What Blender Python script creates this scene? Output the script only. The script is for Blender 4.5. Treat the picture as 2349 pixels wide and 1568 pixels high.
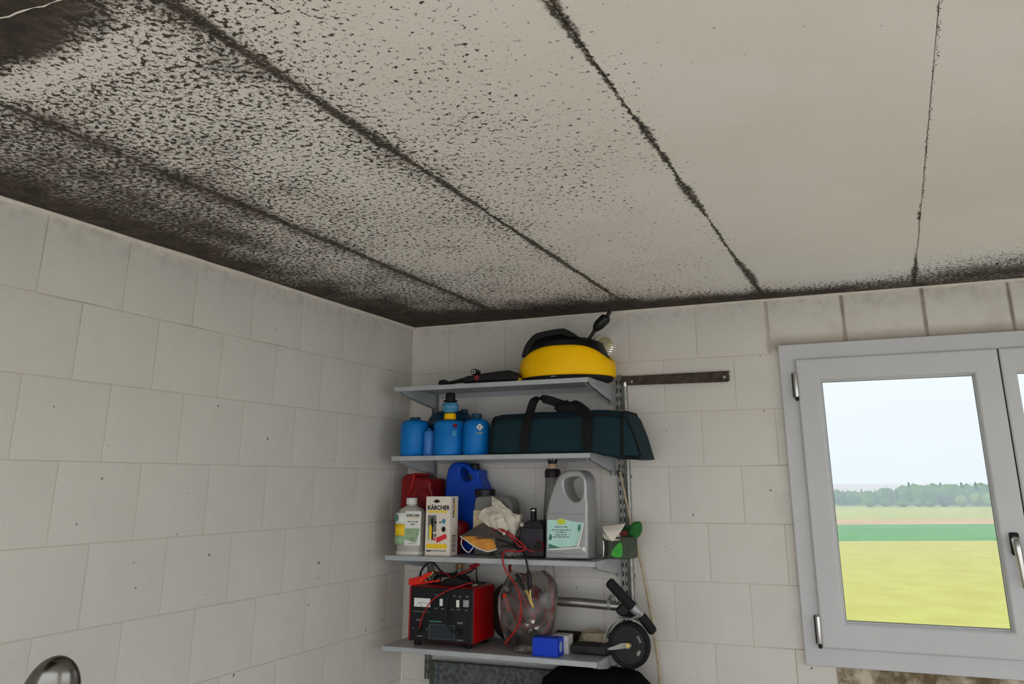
import bpy, bmesh, math, random
from mathutils import Vector, Matrix, Euler, noise as mnoise
random.seed(7)
R = math.radians
for o in list(bpy.data.objects):
    bpy.data.objects.remove(o, do_unlink=True)
scene = bpy.context.scene
C = scene.collection

# ------------------------------------------------------------------ camera, sky, sun, exposure
W, H, FPX = 2349, 1568, 1930.89
PPX, PPY = 45.294, -258.465                 # the photograph is a crop: its optical centre sits off the middle
CAM = Vector((1.91195, -3.24176, 1.73525))
CROT = Euler((1.8633657, 0.00405539, 0.39365999), 'XYZ')
cam_d = bpy.data.cameras.new('camera'); cam = bpy.data.objects.new('camera', cam_d); C.objects.link(cam)
cam_d.sensor_width = 36; cam_d.lens = FPX / W * 36
cam_d.shift_x = -PPX / W; cam_d.shift_y = PPY / W
cam_d.clip_start = .05; cam_d.clip_end = 3000
cam.location = CAM; cam.rotation_euler = CROT
scene.camera = cam

SKY = 2.6
SUN = 5.4
world = bpy.data.worlds.new('sky'); scene.world = world; world.use_nodes = True
nt = world.node_tree; nt.nodes.clear()
def wn(t): return nt.nodes.new(t)
tc = wn('ShaderNodeTexCoord'); sep = wn('ShaderNodeSeparateXYZ'); nt.links.new(tc.outputs['Generated'], sep.inputs[0])
mr = wn('ShaderNodeMapRange'); mr.inputs['From Min'].default_value = 0.0; mr.inputs['From Max'].default_value = .22
nt.links.new(sep.outputs['Z'], mr.inputs['Value'])
mx = wn('ShaderNodeMix'); mx.data_type = 'RGBA'
mx.inputs['A'].default_value = (.83, .90, 1.0, 1); mx.inputs['B'].default_value = (.95, 1.0, 1.02, 1)
nt.links.new(mr.outputs[0], mx.inputs['Factor'])
nz = wn('ShaderNodeTexNoise'); nz.inputs['Scale'].default_value = 2.2; nz.inputs['Detail'].default_value = 4
nt.links.new(tc.outputs['Generated'], nz.inputs['Vector'])
mr2 = wn('ShaderNodeMapRange'); mr2.inputs['From Min'].default_value = .3; mr2.inputs['From Max'].default_value = .7
mr2.inputs['To Min'].default_value = .96; mr2.inputs['To Max'].default_value = 1.04
nt.links.new(nz.outputs['Fac'], mr2.inputs['Value'])
ml = wn('ShaderNodeVectorMath'); ml.operation = 'SCALE'
nt.links.new(mx.outputs['Result'], ml.inputs[0]); nt.links.new(mr2.outputs[0], ml.inputs['Scale'])
bg = wn('ShaderNodeBackground'); bg.inputs['Strength'].default_value = SKY
nt.links.new(ml.outputs[0], bg.inputs['Color'])
wo = wn('ShaderNodeOutputWorld'); nt.links.new(bg.outputs[0], wo.inputs['Surface'])

sun_d = bpy.data.lights.new('sun', 'SUN'); sun_d.energy = SUN; sun_d.angle = R(2.0); sun_d.color = (1, .97, .93)
sun = bpy.data.objects.new('sun', sun_d); C.objects.link(sun)
# the sun stands behind the camera, outside the open garage door, to the left, and shines on the floor and the right-hand wall
sd = Vector((.78, .22, -.60)).normalized()
sun.rotation_euler = sd.to_track_quat('-Z', 'Y').to_euler()
sun.location = (-6, -12, 14)

scene.view_settings.view_transform = 'Standard'; scene.view_settings.look = 'None'
scene.view_settings.gamma = 1; scene.view_settings.use_curve_mapping = False
scene.view_settings.exposure = 0.13
try:
    scene.cycles.use_denoising = True
    scene.cycles.max_bounces = 14; scene.cycles.diffuse_bounces = 8; scene.cycles.transparent_max_bounces = 24
    scene.cycles.caustics_reflective = False; scene.cycles.caustics_refractive = False
    scene.cycles.sample_clamp_indirect = 8; scene.cycles.adaptive_threshold = .018
except Exception:
    pass

# ------------------------------------------------------------------ geometry helpers
CR = CROT.to_matrix()
def _ray(px, py):
    return CR @ Vector(((px - W/2 - PPX) / FPX, -(py - H/2 - PPY) / FPX, -1))
def P(px, py, Y):
    "world point seen at a photograph pixel, at the true depth Y measured from the back wall"
    d = _ray(px, py); t = (Y - CAM.y) / d.y
    return CAM + d * t
def PX(px, py, X):
    d = _ray(px, py); return CAM + d * ((X - CAM.x) / d.x)
def PZ(px, py, Z):
    d = _ray(px, py); return CAM + d * ((Z - CAM.z) / d.z)
def XZ(Y, pts):
    return [(P(a, b, Y).x, P(a, b, Y).z) for a, b in pts]

class M:
    def __init__(s): s.v = []; s.f = []
    def add(s, v, f, mat=None):
        n = len(s.v)
        s.v += [tuple(mat @ Vector(a)) if mat else tuple(a) for a in v]
        s.f += [tuple(i + n for i in q) for q in f]
        return s
    def box(s, x0, x1, y0, y1, z0, z1, mat=None):
        return s.add([(x0,y0,z0),(x1,y0,z0),(x1,y1,z0),(x0,y1,z0),(x0,y0,z1),(x1,y0,z1),(x1,y1,z1),(x0,y1,z1)],
                     [(0,3,2,1),(4,5,6,7),(0,1,5,4),(1,2,6,5),(2,3,7,6),(3,0,4,7)], mat)
    def loft(s, rings, cap=True, closed=True, mat=None):
        n = len(rings[0]); v = [p for r in rings for p in r]; f = []
        for k in range(len(rings) - 1):
            for i in range(n if closed else n - 1):
                j = (i + 1) % n
                f.append((k*n+i, k*n+j, (k+1)*n+j, (k+1)*n+i))
        if cap:
            f.append(tuple(reversed(range(n)))); f.append(tuple((len(rings)-1)*n + i for i in range(n)))
        return s.add(v, f, mat)
    def lathe(s, prof, n=24, c=(0,0,0), axis='z', sx=1, sy=1, cap=True):
        "prof: (radius, height) from low to high"
        rings = []
        for r, h in prof:
            ring = []
            for i in range(n):
                a = 2*math.pi*i/n
                p = (r*sx*math.cos(a), r*sy*math.sin(a), h)
                if axis == 'y': p = (p[0], h, -p[1])
                if axis == 'x': p = (h, p[0], p[1])
                ring.append((p[0]+c[0], p[1]+c[1], p[2]+c[2]))
            rings.append(ring)
        return s.loft(rings, cap)
    def tube(s, pts, r, n=10, closed=False, cap=True, smooth=0):
        pts = [Vector(p) for p in pts]
        if smooth: pts = catmull(pts, smooth, closed)
        m = len(pts)
        rad = r if isinstance(r, (list, tuple)) else [r]*m
        if len(rad) != m:
            q = []
            for i in range(m):
                t = i/(m-1)*(len(rad)-1); k = min(int(t), len(rad)-2); q.append(rad[k]+(rad[k+1]-rad[k])*(t-k))
            rad = q
        t0 = (pts[1]-pts[0]).normalized()
        up = Vector((0,0,1)) if abs(t0.z) < .9 else Vector((1,0,0))
        nrm = (up - t0*up.dot(t0)).normalized(); rings = []
        for i in range(m):
            if closed: t = (pts[(i+1)%m]-pts[i-1]).normalized()
            else: t = (pts[min(i+1,m-1)]-pts[max(i-1,0)]).normalized()
            nrm = (nrm - t*nrm.dot(t)).normalized(); b = t.cross(nrm)
            rings.append([pts[i] + (nrm*math.cos(2*math.pi*k/n) + b*math.sin(2*math.pi*k/n))*rad[i] for k in range(n)])
        if closed: rings.append(rings[0])
        return s.loft(rings, cap and not closed)
    def ribbon(s, pts, side, w, t, smooth=0):
        "flat strap swept along pts; side = width direction"
        pts = [Vector(p) for p in pts]
        if smooth: pts = catmull(pts, smooth)
        sd = Vector(side).normalized(); rings = []
        for i, p in enumerate(pts):
            tn = (pts[min(i+1,len(pts)-1)]-pts[max(i-1,0)]).normalized()
            s2 = (sd - tn*sd.dot(tn)).normalized(); u = tn.cross(s2)
            rings.append([p - s2*w/2 - u*t/2, p + s2*w/2 - u*t/2, p + s2*w/2 + u*t/2, p - s2*w/2 + u*t/2])
        return s.loft(rings)
    def prism(s, outer, y0, y1, holes=()):
        "outline in x-z extruded along y, with holes"
        bm = bmesh.new()
        def loop(pts):
            vs = [bm.verts.new((p[0], y0, p[1])) for p in pts]
            return [bm.edges.new((vs[i], vs[(i+1) % len(vs)])) for i in range(len(vs))]
        es = loop(outer)
        for h in holes: es += loop(h)
        if holes:
            bmesh.ops.triangle_fill(bm, use_beauty=True, use_dissolve=False, edges=es, normal=(0,-1,0))
        else:
            bm.faces.new(bm.verts)
        r = bmesh.ops.extrude_face_region(bm, geom=list(bm.faces), use_keep_orig=True)
        for v in r['geom']:
            if isinstance(v, bmesh.types.BMVert): v.co.y = y1
        bmesh.ops.recalc_face_normals(bm, faces=bm.faces)
        bm.verts.index_update()
        s.add([v.co.copy() for v in bm.verts], [tuple(v.index for v in f.verts) for f in bm.faces]); bm.free()
        return s
    def pillow(s, outer, y0, y1, r, holes=(), seg=4):
        "outline in x-z with rounded edges, extruded along y, with holes"
        loops = [list(outer)] + [list(h) for h in holes]
        def area(q): return sum(q[i-1][0]*q[i][1]-q[i][0]*q[i-1][1] for i in range(len(q)))/2
        loops = [q if (area(q) > 0) == (k == 0) else q[::-1] for k, q in enumerate(loops)]
        def inset(q, d):
            out = []
            for i in range(len(q)):
                a, b, c = Vector(q[i-1]), Vector(q[i]), Vector(q[(i+1) % len(q)])
                e1, e2 = (b-a).normalized(), (c-b).normalized()
                n = Vector((-e1.y-e2.y, e1.x+e2.x)); l = n.length
                n = n/l if l > 1e-6 else Vector((-e1.y, e1.x))
                k = 1/max(.6, Vector((-e1.y, e1.x)).dot(n)); p = b+n*d*k
                out.append((p.x, p.y))
            return out
        lay = [(r*(1-math.sin(math.pi/2*i/seg)), y0+r*(1-math.cos(math.pi/2*i/seg))) for i in range(seg+1)]
        lay = lay + [(d, y1-(y-y0)) for d, y in reversed(lay)]
        caps = []
        for q in loops:
            s.loft([[(p[0], y, p[1]) for p in inset(q, d)] for d, y in lay], cap=False)
        for d, y in (lay[0], lay[-1]):
            bm = bmesh.new(); es = []
            for q in loops:
                vs = [bm.verts.new((p[0], y, p[1])) for p in inset(q, d)]
                es += [bm.edges.new((vs[i], vs[(i+1) % len(vs)])) for i in range(len(vs))]
            bmesh.ops.triangle_fill(bm, use_beauty=True, use_dissolve=False, edges=es, normal=(0,-1,0))
            bm.verts.index_update()
            s.add([v.co.copy() for v in bm.verts], [tuple(v.index for v in f.verts) for f in bm.faces]); bm.free()
        s.weld = True
        return s
    def build(s, name, mat, parent=None, smooth=35, bevel=0, seg=2, local=False, solid=0, sub=0):
        me = bpy.data.meshes.new(name)
        off = Vector((0,0,0))
        q = parent
        if not local:
            while q is not None: off += q.location; q = q.parent
        me.from_pydata([Vector(v) - off for v in s.v], [], s.f); me.update()
        bm = bmesh.new(); bm.from_mesh(me); (bmesh.ops.remove_doubles(bm, verts=bm.verts, dist=1e-5) if getattr(s, 'weld', False) else None)
        bmesh.ops.recalc_face_normals(bm, faces=bm.faces); bm.to_mesh(me); bm.free()
        if smooth:
            for p in me.polygons: p.use_smooth = True
            me.set_sharp_from_angle(angle=R(smooth))
        if mat: me.materials.append(mat)
        o = bpy.data.objects.new(name, me); C.objects.link(o); o.parent = parent
        if solid:
            md = o.modifiers.new('solid', 'SOLIDIFY'); md.thickness = solid; md.offset = 0
        if bevel:
            md = o.modifiers.new('bevel', 'BEVEL'); md.width = bevel; md.segments = seg; md.limit_method = 'ANGLE'; md.angle_limit = R(30)
            md.harden_normals = False
        if getattr(s, 'weld', False):
            md = o.modifiers.new('wn', 'WEIGHTED_NORMAL'); md.keep_sharp = True; md.weight = 80
        if sub:
            md = o.modifiers.new('sub', 'SUBSURF'); md.levels = sub; md.render_levels = sub
        return o

def catmull(pts, n, closed=False):
    out = []; m = len(pts)
    for i in range(m if closed else m-1):
        if closed: a, b, c, d = pts[i-1], pts[i], pts[(i+1)%m], pts[(i+2)%m]
        else: a, b, c, d = pts[max(i-1,0)], pts[i], pts[i+1], pts[min(i+2,m-1)]
        for k in range(n):
            t = k/n
            out.append(.5*((2*b) + (c-a)*t + (2*a-5*b+4*c-d)*t*t + (3*b-a-3*c+d)*t**3))
    if not closed: out.append(pts[-1])
    return out
def smooth2(pts, n=5, closed=True):
    return [(p.x, p.y) for p in catmull([Vector((a, b)) for a, b in pts], n, closed)]

def tag(o, label=None, cat=None, group=None, kind=None):
    if label: o['label'] = label
    if cat: o['category'] = cat
    if group: o['group'] = group
    if kind: o['kind'] = kind
    return o
def thing(name, label, cat, loc, group=None):
    o = bpy.data.objects.new(name, None); C.objects.link(o); o.location = loc; o.empty_display_size = .05
    return tag(o, label, cat, group)
def copy_tree(o, loc, parent=None):
    c = o.copy(); C.objects.link(c); c.parent = parent
    if loc is not None: c.location = loc
    for ch in list(o.children): copy_tree(ch, None, c)
    return c
def text(body, size, mat, parent, loc, rot, bold=0.0, sx=1.0, name='lettering'):
    cu = bpy.data.curves.new(name, 'FONT'); cu.body = body; cu.size = size; cu.align_x = 'CENTER'; cu.align_y = 'CENTER'
    cu.offset = bold; cu.extrude = .0002
    t = bpy.data.objects.new(name + '_tmp', cu); C.objects.link(t)
    bpy.context.view_layer.update()
    me = bpy.data.meshes.new_from_object(t.evaluated_get(bpy.context.evaluated_depsgraph_get()))
    bpy.data.objects.remove(t, do_unlink=True)
    me.name = name; me.materials.clear(); me.materials.append(mat)
    o = bpy.data.objects.new(name, me); C.objects.link(o); o.parent = parent
    off = Vector((0,0,0)); q = parent
    while q is not None: off += q.location; q = q.parent
    o.location = Vector(loc) - off; o.rotation_euler = rot; o.scale = (sx, 1, 1)
    return o
FRONT = (R(90), 0, 0)

# ------------------------------------------------------------------ materials
def lin(c):
    c = c/255
    return c/12.92 if c <= .04045 else ((c+.055)/1.055)**2.4
def rgb(r, g, b): return (lin(r), lin(g), lin(b), 1)
class NT:
    def __init__(s, name):
        s.m = bpy.data.materials.new(name); s.m.use_nodes = True; s.t = s.m.node_tree
        s.b = s.t.nodes['Principled BSDF']; s.out = s.t.nodes['Material Output']
    def n(s, t): return s.t.nodes.new(t)
    def link(s, a, b): s.t.links.new(a, b)
    def val(s, a, sock):
        if isinstance(a, (int, float)): sock.default_value = a
        else: s.link(a, sock)
    def m_(s, op, a, b=0.0, c=None, clamp=False):
        k = s.n('ShaderNodeMath'); k.operation = op; k.use_clamp = clamp
        s.val(a, k.inputs[0]); s.val(b, k.inputs[1])
        if c is not None: s.val(c, k.inputs[2])
        return k.outputs[0]
    def add(s, a, b): return s.m_('ADD', a, b)
    def mul(s, a, b): return s.m_('MULTIPLY', a, b)
    def sub(s, a, b): return s.m_('SUBTRACT', a, b)
    def ss(s, a, lo, hi, t0=0.0, t1=1.0):
        "smoothstep map range"
        k = s.n('ShaderNodeMapRange'); k.interpolation_type = 'SMOOTHSTEP'
        s.val(a, k.inputs['Value']); s.val(lo, k.inputs['From Min']); s.val(hi, k.inputs['From Max'])
        s.val(t0, k.inputs['To Min']); s.val(t1, k.inputs['To Max'])
        return k.outputs[0]
    def noise(s, vec, scale, detail=3, rough=.55, dist=0.0):
        k = s.n('ShaderNodeTexNoise'); k.inputs['Scale'].default_value = scale; k.inputs['Detail'].default_value = detail
        k.inputs['Roughness'].default_value = rough; k.inputs['Distortion'].default_value = dist
        s.link(vec, k.inputs['Vector']); return k.outputs['Fac']
    def pos(s): return s.n('ShaderNodeNewGeometry').outputs['Position']
    def obj(s): return s.n('ShaderNodeTexCoord').outputs['Object']
    def xyz(s, v):
        k = s.n('ShaderNodeSeparateXYZ'); s.link(v, k.inputs[0]); return k.outputs
    def scalev(s, v, sc):
        k = s.n('ShaderNodeVectorMath'); k.operation = 'MULTIPLY'; s.link(v, k.inputs[0]); k.inputs[1].default_value = sc; return k.outputs[0]
    def mix(s, f, a, b):
        k = s.n('ShaderNodeMix'); k.data_type = 'RGBA'
        s.val(f, k.inputs['Factor'])
        for q, z in ((a, 'A'), (b, 'B')):
            if isinstance(q, tuple): k.inputs[z].default_value = q
            else: s.link(q, k.inputs[z])
        return k.outputs['Result']
    def curve(s, x, pts, lo, hi):
        "piecewise-linear function of x, pts = (x, value in 0..1)"
        k = s.n('ShaderNodeValToRGB'); r = k.color_ramp
        f = s.m_('DIVIDE', s.sub(x, lo), hi-lo); s.link(f, k.inputs[0])
        r.interpolation = 'LINEAR'
        while len(r.elements) < len(pts): r.elements.new(.5)
        for e, (a, v) in zip(r.elements, sorted(pts)):
            e.position = (a-lo)/(hi-lo); e.color = (v, v, v, 1)
        return k.outputs['Color']
    def bump(s, h, strength=.2, dist=.01):
        k = s.n('ShaderNodeBump'); k.inputs['Strength'].default_value = strength; k.inputs['Distance'].default_value = dist
        s.link(h, k.inputs['Height']); s.link(k.outputs[0], s.b.inputs['Normal'])
    def col(s, c):
        if isinstance(c, tuple): s.b.inputs['Base Color'].default_value = c
        else: s.link(c, s.b.inputs['Base Color'])
    def set(s, rough=.5, metal=0.0, spec=.5):
        s.b.inputs['Roughness'].default_value = rough; s.b.inputs['Metallic'].default_value = metal
        s.b.inputs['Specular IOR Level'].default_value = spec
        return s

_mc = {}
def pm(name, c, rough=.5, metal=0.0, var=.12, nscale=30, bump=0.0, spec=.28):
    "plain procedural material: colour with a little noise variation"
    if name in _mc: return _mc[name]
    k = NT(name).set(rough, metal, spec); v = k.obj()
    f = k.noise(v, nscale, 4)
    a = tuple(min(1, x*(1-var)) for x in c[:3]) + (1,); b = tuple(min(1, x*(1+var)) for x in c[:3]) + (1,)
    k.col(k.mix(k.ss(f, .3, .7), a, b))
    if bump: k.bump(k.noise(v, nscale*3, 3), bump, .004)
    _mc[name] = k.m
    return k.m

def mat_ceiling():
    k = NT('mouldy_concrete').set(.9, 0, .15)
    p = k.pos(); x, y, z = k.xyz(p)
    big = k.noise(p, 1.7, 3); mid = k.noise(p, 6.5, 4, .6); fine = k.noise(p, 85, 5, .62); fine2 = k.noise(k.scalev(p, (1, .8, 1)), 170, 3, .6)
    # mould growth: dense along the left wall and the back wall, fading towards the window
    dx = k.curve(x, [(0,1.0),(.10,.92),(.22,.76),(.40,.62),(.6,.51),(.95,.45),(1.05,.35),(1.4,.24),(1.56,.13),(1.8,.05),(2.4,.04)], 0, 2.5)
    reach = k.curve(x, [(0,1.0),(.45,1.0),(.85,.98),(1.03,.72),(1.5,.48),(2.0,.46),(2.15,.85),(2.5,.95)], 0, 2.5)   # how far it comes in from the back wall
    yb = k.m_('DIVIDE', k.mul(y, -1), k.mul(reach, .78))
    dy = k.curve(yb, [(0,1.0),(.22,.92),(.40,.66),(.62,.40),(1.1,.0)], 0, 1.2)
    # weaker towards the room's middle, strong again at the cross joint
    far = k.mul(k.ss(x, 1.02, .75), k.ss(y, -2.33, -2.50))
    front = k.mul(k.mul(k.ss(x, 1.6, 1.05), k.ss(y, -1.2, -2.0)), .18)
    # a wiped pale streak
    st = k.m_('ABSOLUTE', k.sub(y, k.add(k.mul(x, -.13), k.add(-2.30, k.mul(k.sub(mid, .5), .12)))))
    streak = k.mul(k.mul(k.ss(st, .10, .0), k.ss(x, 1.0, .82)), .34)
    D = k.m_('MAXIMUM', dx, dy)
    D = k.add(D, k.mul(k.mul(dx, dy), .35))
    D = k.add(D, k.add(front, k.mul(far, .75)))
    D = k.add(D, k.mul(k.sub(big, .5), .55)); D = k.add(D, k.mul(k.sub(mid, .5), .42))
    D = k.sub(D, streak)
    for xj, wd, am in ((1.53, .07, .16), (1.02, .09, .18), (.485, .08, .15)):
        D = k.add(D, k.mul(k.ss(k.m_('ABSOLUTE', k.sub(x, xj)), wd, 0.0), am))
    # pale clean panels right of the third joint
    D = k.sub(D, k.mul(k.ss(x, 1.5, 1.75), k.mul(k.ss(y, -.25, -.6), .16)))
    th = k.add(.685, k.mul(D, -.25))
    speck = k.ss(fine, k.sub(th, .004), k.add(th, .028))
    th2 = k.add(.74, k.mul(D, -.29))
    speck2 = k.mul(k.ss(fine2, k.sub(th2, .01), k.add(th2, .03)), .75)
    film = k.mul(k.ss(k.add(D, k.mul(k.sub(mid, .5), .35)), .62, 1.02), .95)
    mould = k.m_('MAXIMUM', k.m_('MAXIMUM', speck, speck2), film)
    # panel joints, furred over
    wob = k.mul(k.sub(k.noise(p, 4, 2), .5), .022); wf = k.mul(k.sub(k.noise(p, 60, 3), .5), .022)
    pat = k.noise(p, 3.1, 2)
    def joint(xj, wy):
        d = k.m_('ABSOLUTE', k.add(k.sub(x, xj), k.add(wob, wf)))
        w = k.mul(wy, k.ss(pat, .25, .65, .35, 1.35))
        return k.ss(k.m_('DIVIDE', d, k.m_('MAXIMUM', w, .0004)), 1.25, .45)
    yy = k.mul(y, -1)
    jb = joint(1.02, k.curve(yy, [(0,.010),(.3,.009),(.9,.010),(1.5,.013),(1.9,.015),(2.4,.017)], 0, 3))
    ja = joint(1.53, k.curve(yy, [(0,.014),(.5,.013),(.95,.012),(1.1,.0015),(1.25,.009),(1.7,.016),(1.82,.002),(2.05,.006),(2.5,.015)], 0, 3))
    jc = joint(.485, k.curve(yy, [(0,.010),(.5,.020),(1.0,.022),(1.6,.019),(1.9,.024),(1.97,.004),(2.1,.008),(2.5,.010)], 0, 3))
    jd = joint(2.048, k.curve(yy, [(0,.010),(.2,.016),(.4,.012),(.5,.0008),(.85,.0008),(.9,.004),(.97,.0008),(2.1,.0008),(2.25,.004),(2.6,.0008)], 0, 3))
    js = k.m_('MAXIMUM', k.m_('MAXIMUM', ja, jb), k.m_('MAXIMUM', jc, jd))
    js = k.mul(js, k.ss(k.noise(p, 130, 3), .30, .52, .55, 1.0))
    # the cross joint is rimmed dark
    mould = k.m_('MAXIMUM', mould, js)
    concrete = k.mix(k.ss(k.noise(p, 2.3, 5), .3, .7), rgb(228, 223, 216), rgb(235, 231, 226))
    concrete = k.mix(k.ss(k.noise(p, 420, 2), .35, .65, 0, .10), concrete, rgb(170, 158, 145))
    mc = k.mix(k.ss(k.noise(p, 22, 3), .35, .65), rgb(34, 26, 20), rgb(64, 51, 40))
    k.col(k.mix(k.mul(mould, .96), concrete, mc))
    k.bump(k.noise(p, 160, 2), .15, .003)
    return k.m
def mat_wall():
    k = NT('painted_block').set(.75, 0, .25)
    p = k.pos(); x, y, z = k.xyz(p)
    f = k.noise(p, 1.6, 4); g = k.noise(p, 14, 4, .6)
    c = k.mix(k.ss(f, .3, .7), rgb(207, 202, 195), rgb(212, 208, 201))
    c = k.mix(k.ss(g, .4, .8, 0, .18), c, rgb(196, 188, 177))
    # grey mildew bloom under the ceiling and round the window (a stain of the paint)
    top = k.mul(k.ss(z, 2.30, 2.40), k.ss(k.noise(p, 24, 4, .65), .45, .62))
    c = k.mix(k.mul(top, .22), c, rgb(120, 112, 102))
    fr = k.m_('PINGPONG', k.sub(x, .176), .1353)
    jn = k.mul(k.ss(fr, .011, .003), k.mul(k.ss(x, 1.3, 1.75), k.mul(k.ss(z, 2.185, 2.20), k.ss(y, -.1, -.05))))
    c = k.mix(k.mul(jn, k.ss(k.noise(p, 16, 3), .25, .6, .25, .8)), c, rgb(126, 112, 100))
    win = k.mul(k.ss(x, 1.42, 1.6), k.mul(k.ss(z, 1.0, 1.15), k.ss(y, -.2, -.05)))
    c = k.mix(k.mul(k.mul(win, k.ss(k.noise(p, 9, 4, .6), .48, .70)), .22), c, rgb(150, 136, 112))
    cl = k.mul(k.mul(k.ss(x, 1.50, 1.56), k.ss(y, -.1, -.05)), k.mul(k.ss(z, 2.27, 2.225), k.ss(z, 2.19, 2.215)))
    c = k.mix(k.mul(cl, .55), c, rgb(120, 104, 78))
    sp = k.ss(k.noise(p, 46, 1, .3), .80, .812)
    c = k.mix(k.mul(sp, .75), c, rgb(60, 56, 50))
    k.col(c)
    k.bump(k.noise(p, 60, 4, .7), .25, .005)
    return k.m
def mat_mortar():
    k = NT('painted_mortar').set(.85, 0, .15)
    p = k.pos(); x, y, z = k.xyz(p)
    d = k.mul(k.mul(k.ss(x, 1.35, 1.75), k.ss(k.noise(p, 2.2, 3), .35, .6)), k.ss(y, -.3, -.1))
    d = k.add(d, k.mul(k.ss(z, 1.9, 2.4), k.ss(k.noise(p, 5, 3), .5, .62, 0, .5)))
    c = k.mix(k.m_('MINIMUM', d, 1.0), rgb(194, 187, 177), rgb(128, 116, 98))
    k.col(c); k.bump(k.noise(p, 160, 3), .4, .004)
    return k.m
CEIL = mat_ceiling(); WALL = mat_wall(); MORTAR = mat_mortar()
JOINT = pm('joint_dark', rgb(52, 44, 36), .95, 0, .4, 60)
CONCRETE = pm('floor_concrete', rgb(158, 155, 149), .8, 0, .15, 4, .2)
RENDERW = pm('plain_wall_paint', rgb(218, 213, 206), .8, 0, .04, 3)
FRAMEW = pm('window_plastic', rgb(190, 190, 192), .38, 0, .03, 5)
GASKET = pm('rubber_gasket', rgb(28, 27, 27), .7, 0, .1)
GREYGASK = pm('grey_gasket', rgb(96, 97, 100), .7, 0, .1)
SHELFM = pm('grey_enamel', rgb(172, 176, 179), .42, .15, .06, 12)
GALV = pm('galvanised', rgb(150, 150, 146), .42, .7, .18, 60)
CHROME = pm('chrome', rgb(112, 109, 104), .2, 1, .03)
STEEL = pm('brushed_steel', rgb(190, 188, 184), .28, .95, .08, 40)
RUST = pm('rusty_brown', rgb(70, 60, 54), .8, .1, .35, 40, .3)
BLACK = pm('black_plastic', rgb(24, 24, 25), .42, 0, .15)
RUBBER = pm('black_rubber', rgb(22, 21, 22), .75, 0, .15, 40, .2)
YELLOW = pm('yellow_plastic', rgb(246, 190, 2), .5, 0, .04, 6, 0, .15)
BLUEM = pm('blue_enamel', rgb(8, 112, 190), .4, 0, .06, 8, 0, .2)
BLUED = pm('dark_blue_enamel', rgb(16, 62, 88), .4, 0, .1, 8)
BLUEP = pm('blue_plastic', rgb(8, 66, 176), .4, 0, .08, 8)
BLUEB = pm('blue_card', rgb(10, 58, 190), .45, 0, .05, 8)
BLUEG = pm('blue_glass', rgb(70, 130, 165), .1, 0, .2, 30)
WHITE = pm('white_print', rgb(226, 226, 222), .55, 0, .02)
INK = pm('black_ink', rgb(26, 24, 24), .6, 0, .05)
GREYINK = pm('grey_ink', rgb(110, 112, 112), .6, 0, .05)
YINK = pm('yellow_ink', rgb(240, 200, 40), .55, 0, .05)
REDINK = pm('red_ink', rgb(216, 52, 62), .55, 0, .05)
GREENINK = pm('green_ink', rgb(150, 178, 140), .55, 0, .12, 60)
MINT = pm('mint_label', rgb(182, 222, 212), .5, 0, .06, 14)
DKGREEN = pm('dark_green_ink', rgb(66, 118, 108), .55, 0, .1)
LIME = pm('lime_ink', rgb(196, 212, 60), .55, 0, .05)
CARD = pm('white_card', rgb(224, 214, 200), .6, 0, .02)
BOTTLE = pm('grey_milky_plastic', rgb(172, 168, 158), .4, 0, .06, 14)
MILKW = pm('milky_white', rgb(214, 210, 204), .45, 0, .05)
REDP = pm('dark_red_plastic', rgb(120, 14, 20), .38, 0, .12, 10)
REDM = pm('red_enamel', rgb(168, 12, 16), .36, 0, .1, 10)
REDC = pm('red_cable', rgb(160, 26, 28), .4, 0, .1)
REDCLAMP = pm('red_clamp', rgb(222, 44, 26), .4, 0, .1)
SILVERP = pm('silver_plastic', rgb(158, 158, 160), .34, .35, .05, 10)
SMOKE = pm('smoky_grey_plastic', rgb(118, 116, 114), .35, 0, .12, 10)
BEIGE = pm('beige_label', rgb(214, 196, 158), .6, 0, .12, 30)
PAPER = pm('crumpled_paper', rgb(206, 198, 184), .8, 0, .08, 18, .2)
ORANGE = pm('orange_card', rgb(206, 140, 62), .7, 0, .15, 40)
AMBER = pm('amber_nozzle', rgb(196, 164, 132), .35, 0, .15, 20)
PLUM = pm('plum_cap', rgb(40, 28, 36), .45, 0, .1)
TEAL = pm('dark_teal_canvas', rgb(11, 42, 50), .8, 0, .14, 60, .3)
WEB = pm('black_webbing', rgb(15, 15, 17), .8, 0, .2, 120, .3)
PANEL = pm('black_panel', rgb(20, 21, 25), .45, 0, .12, 20)
BRASS = pm('brass', rgb(206, 176, 110), .3, .9, .1, 40)
GREENR = pm('green_rubber', rgb(34, 98, 40), .7, 0, .3, 30, .2)
GREENB = pm('bright_green_print', rgb(64, 160, 60), .6, 0, .15, 40)
DKG = pm('olive_dark_tin', rgb(62, 70, 56), .55, 0, .25, 30)
WOODISH = pm('pale_cord', rgb(176, 160, 128), .7, 0, .15, 60)
FELT = pm('grey_felt', rgb(88, 90, 92), .9, 0, .4, 70, .6)
FUR = pm('black_fur', rgb(12, 12, 13), .95, 0, .3, 60, .4, .1)
DKWOOD = pm('dark_deck', rgb(44, 38, 40), .7, 0, .25, 30)
BRASSCAP = pm('gold_cap', rgb(176, 140, 92), .35, .6, .1)
BARK = pm('bark', rgb(74, 62, 48), .9, 0, .2)

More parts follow.
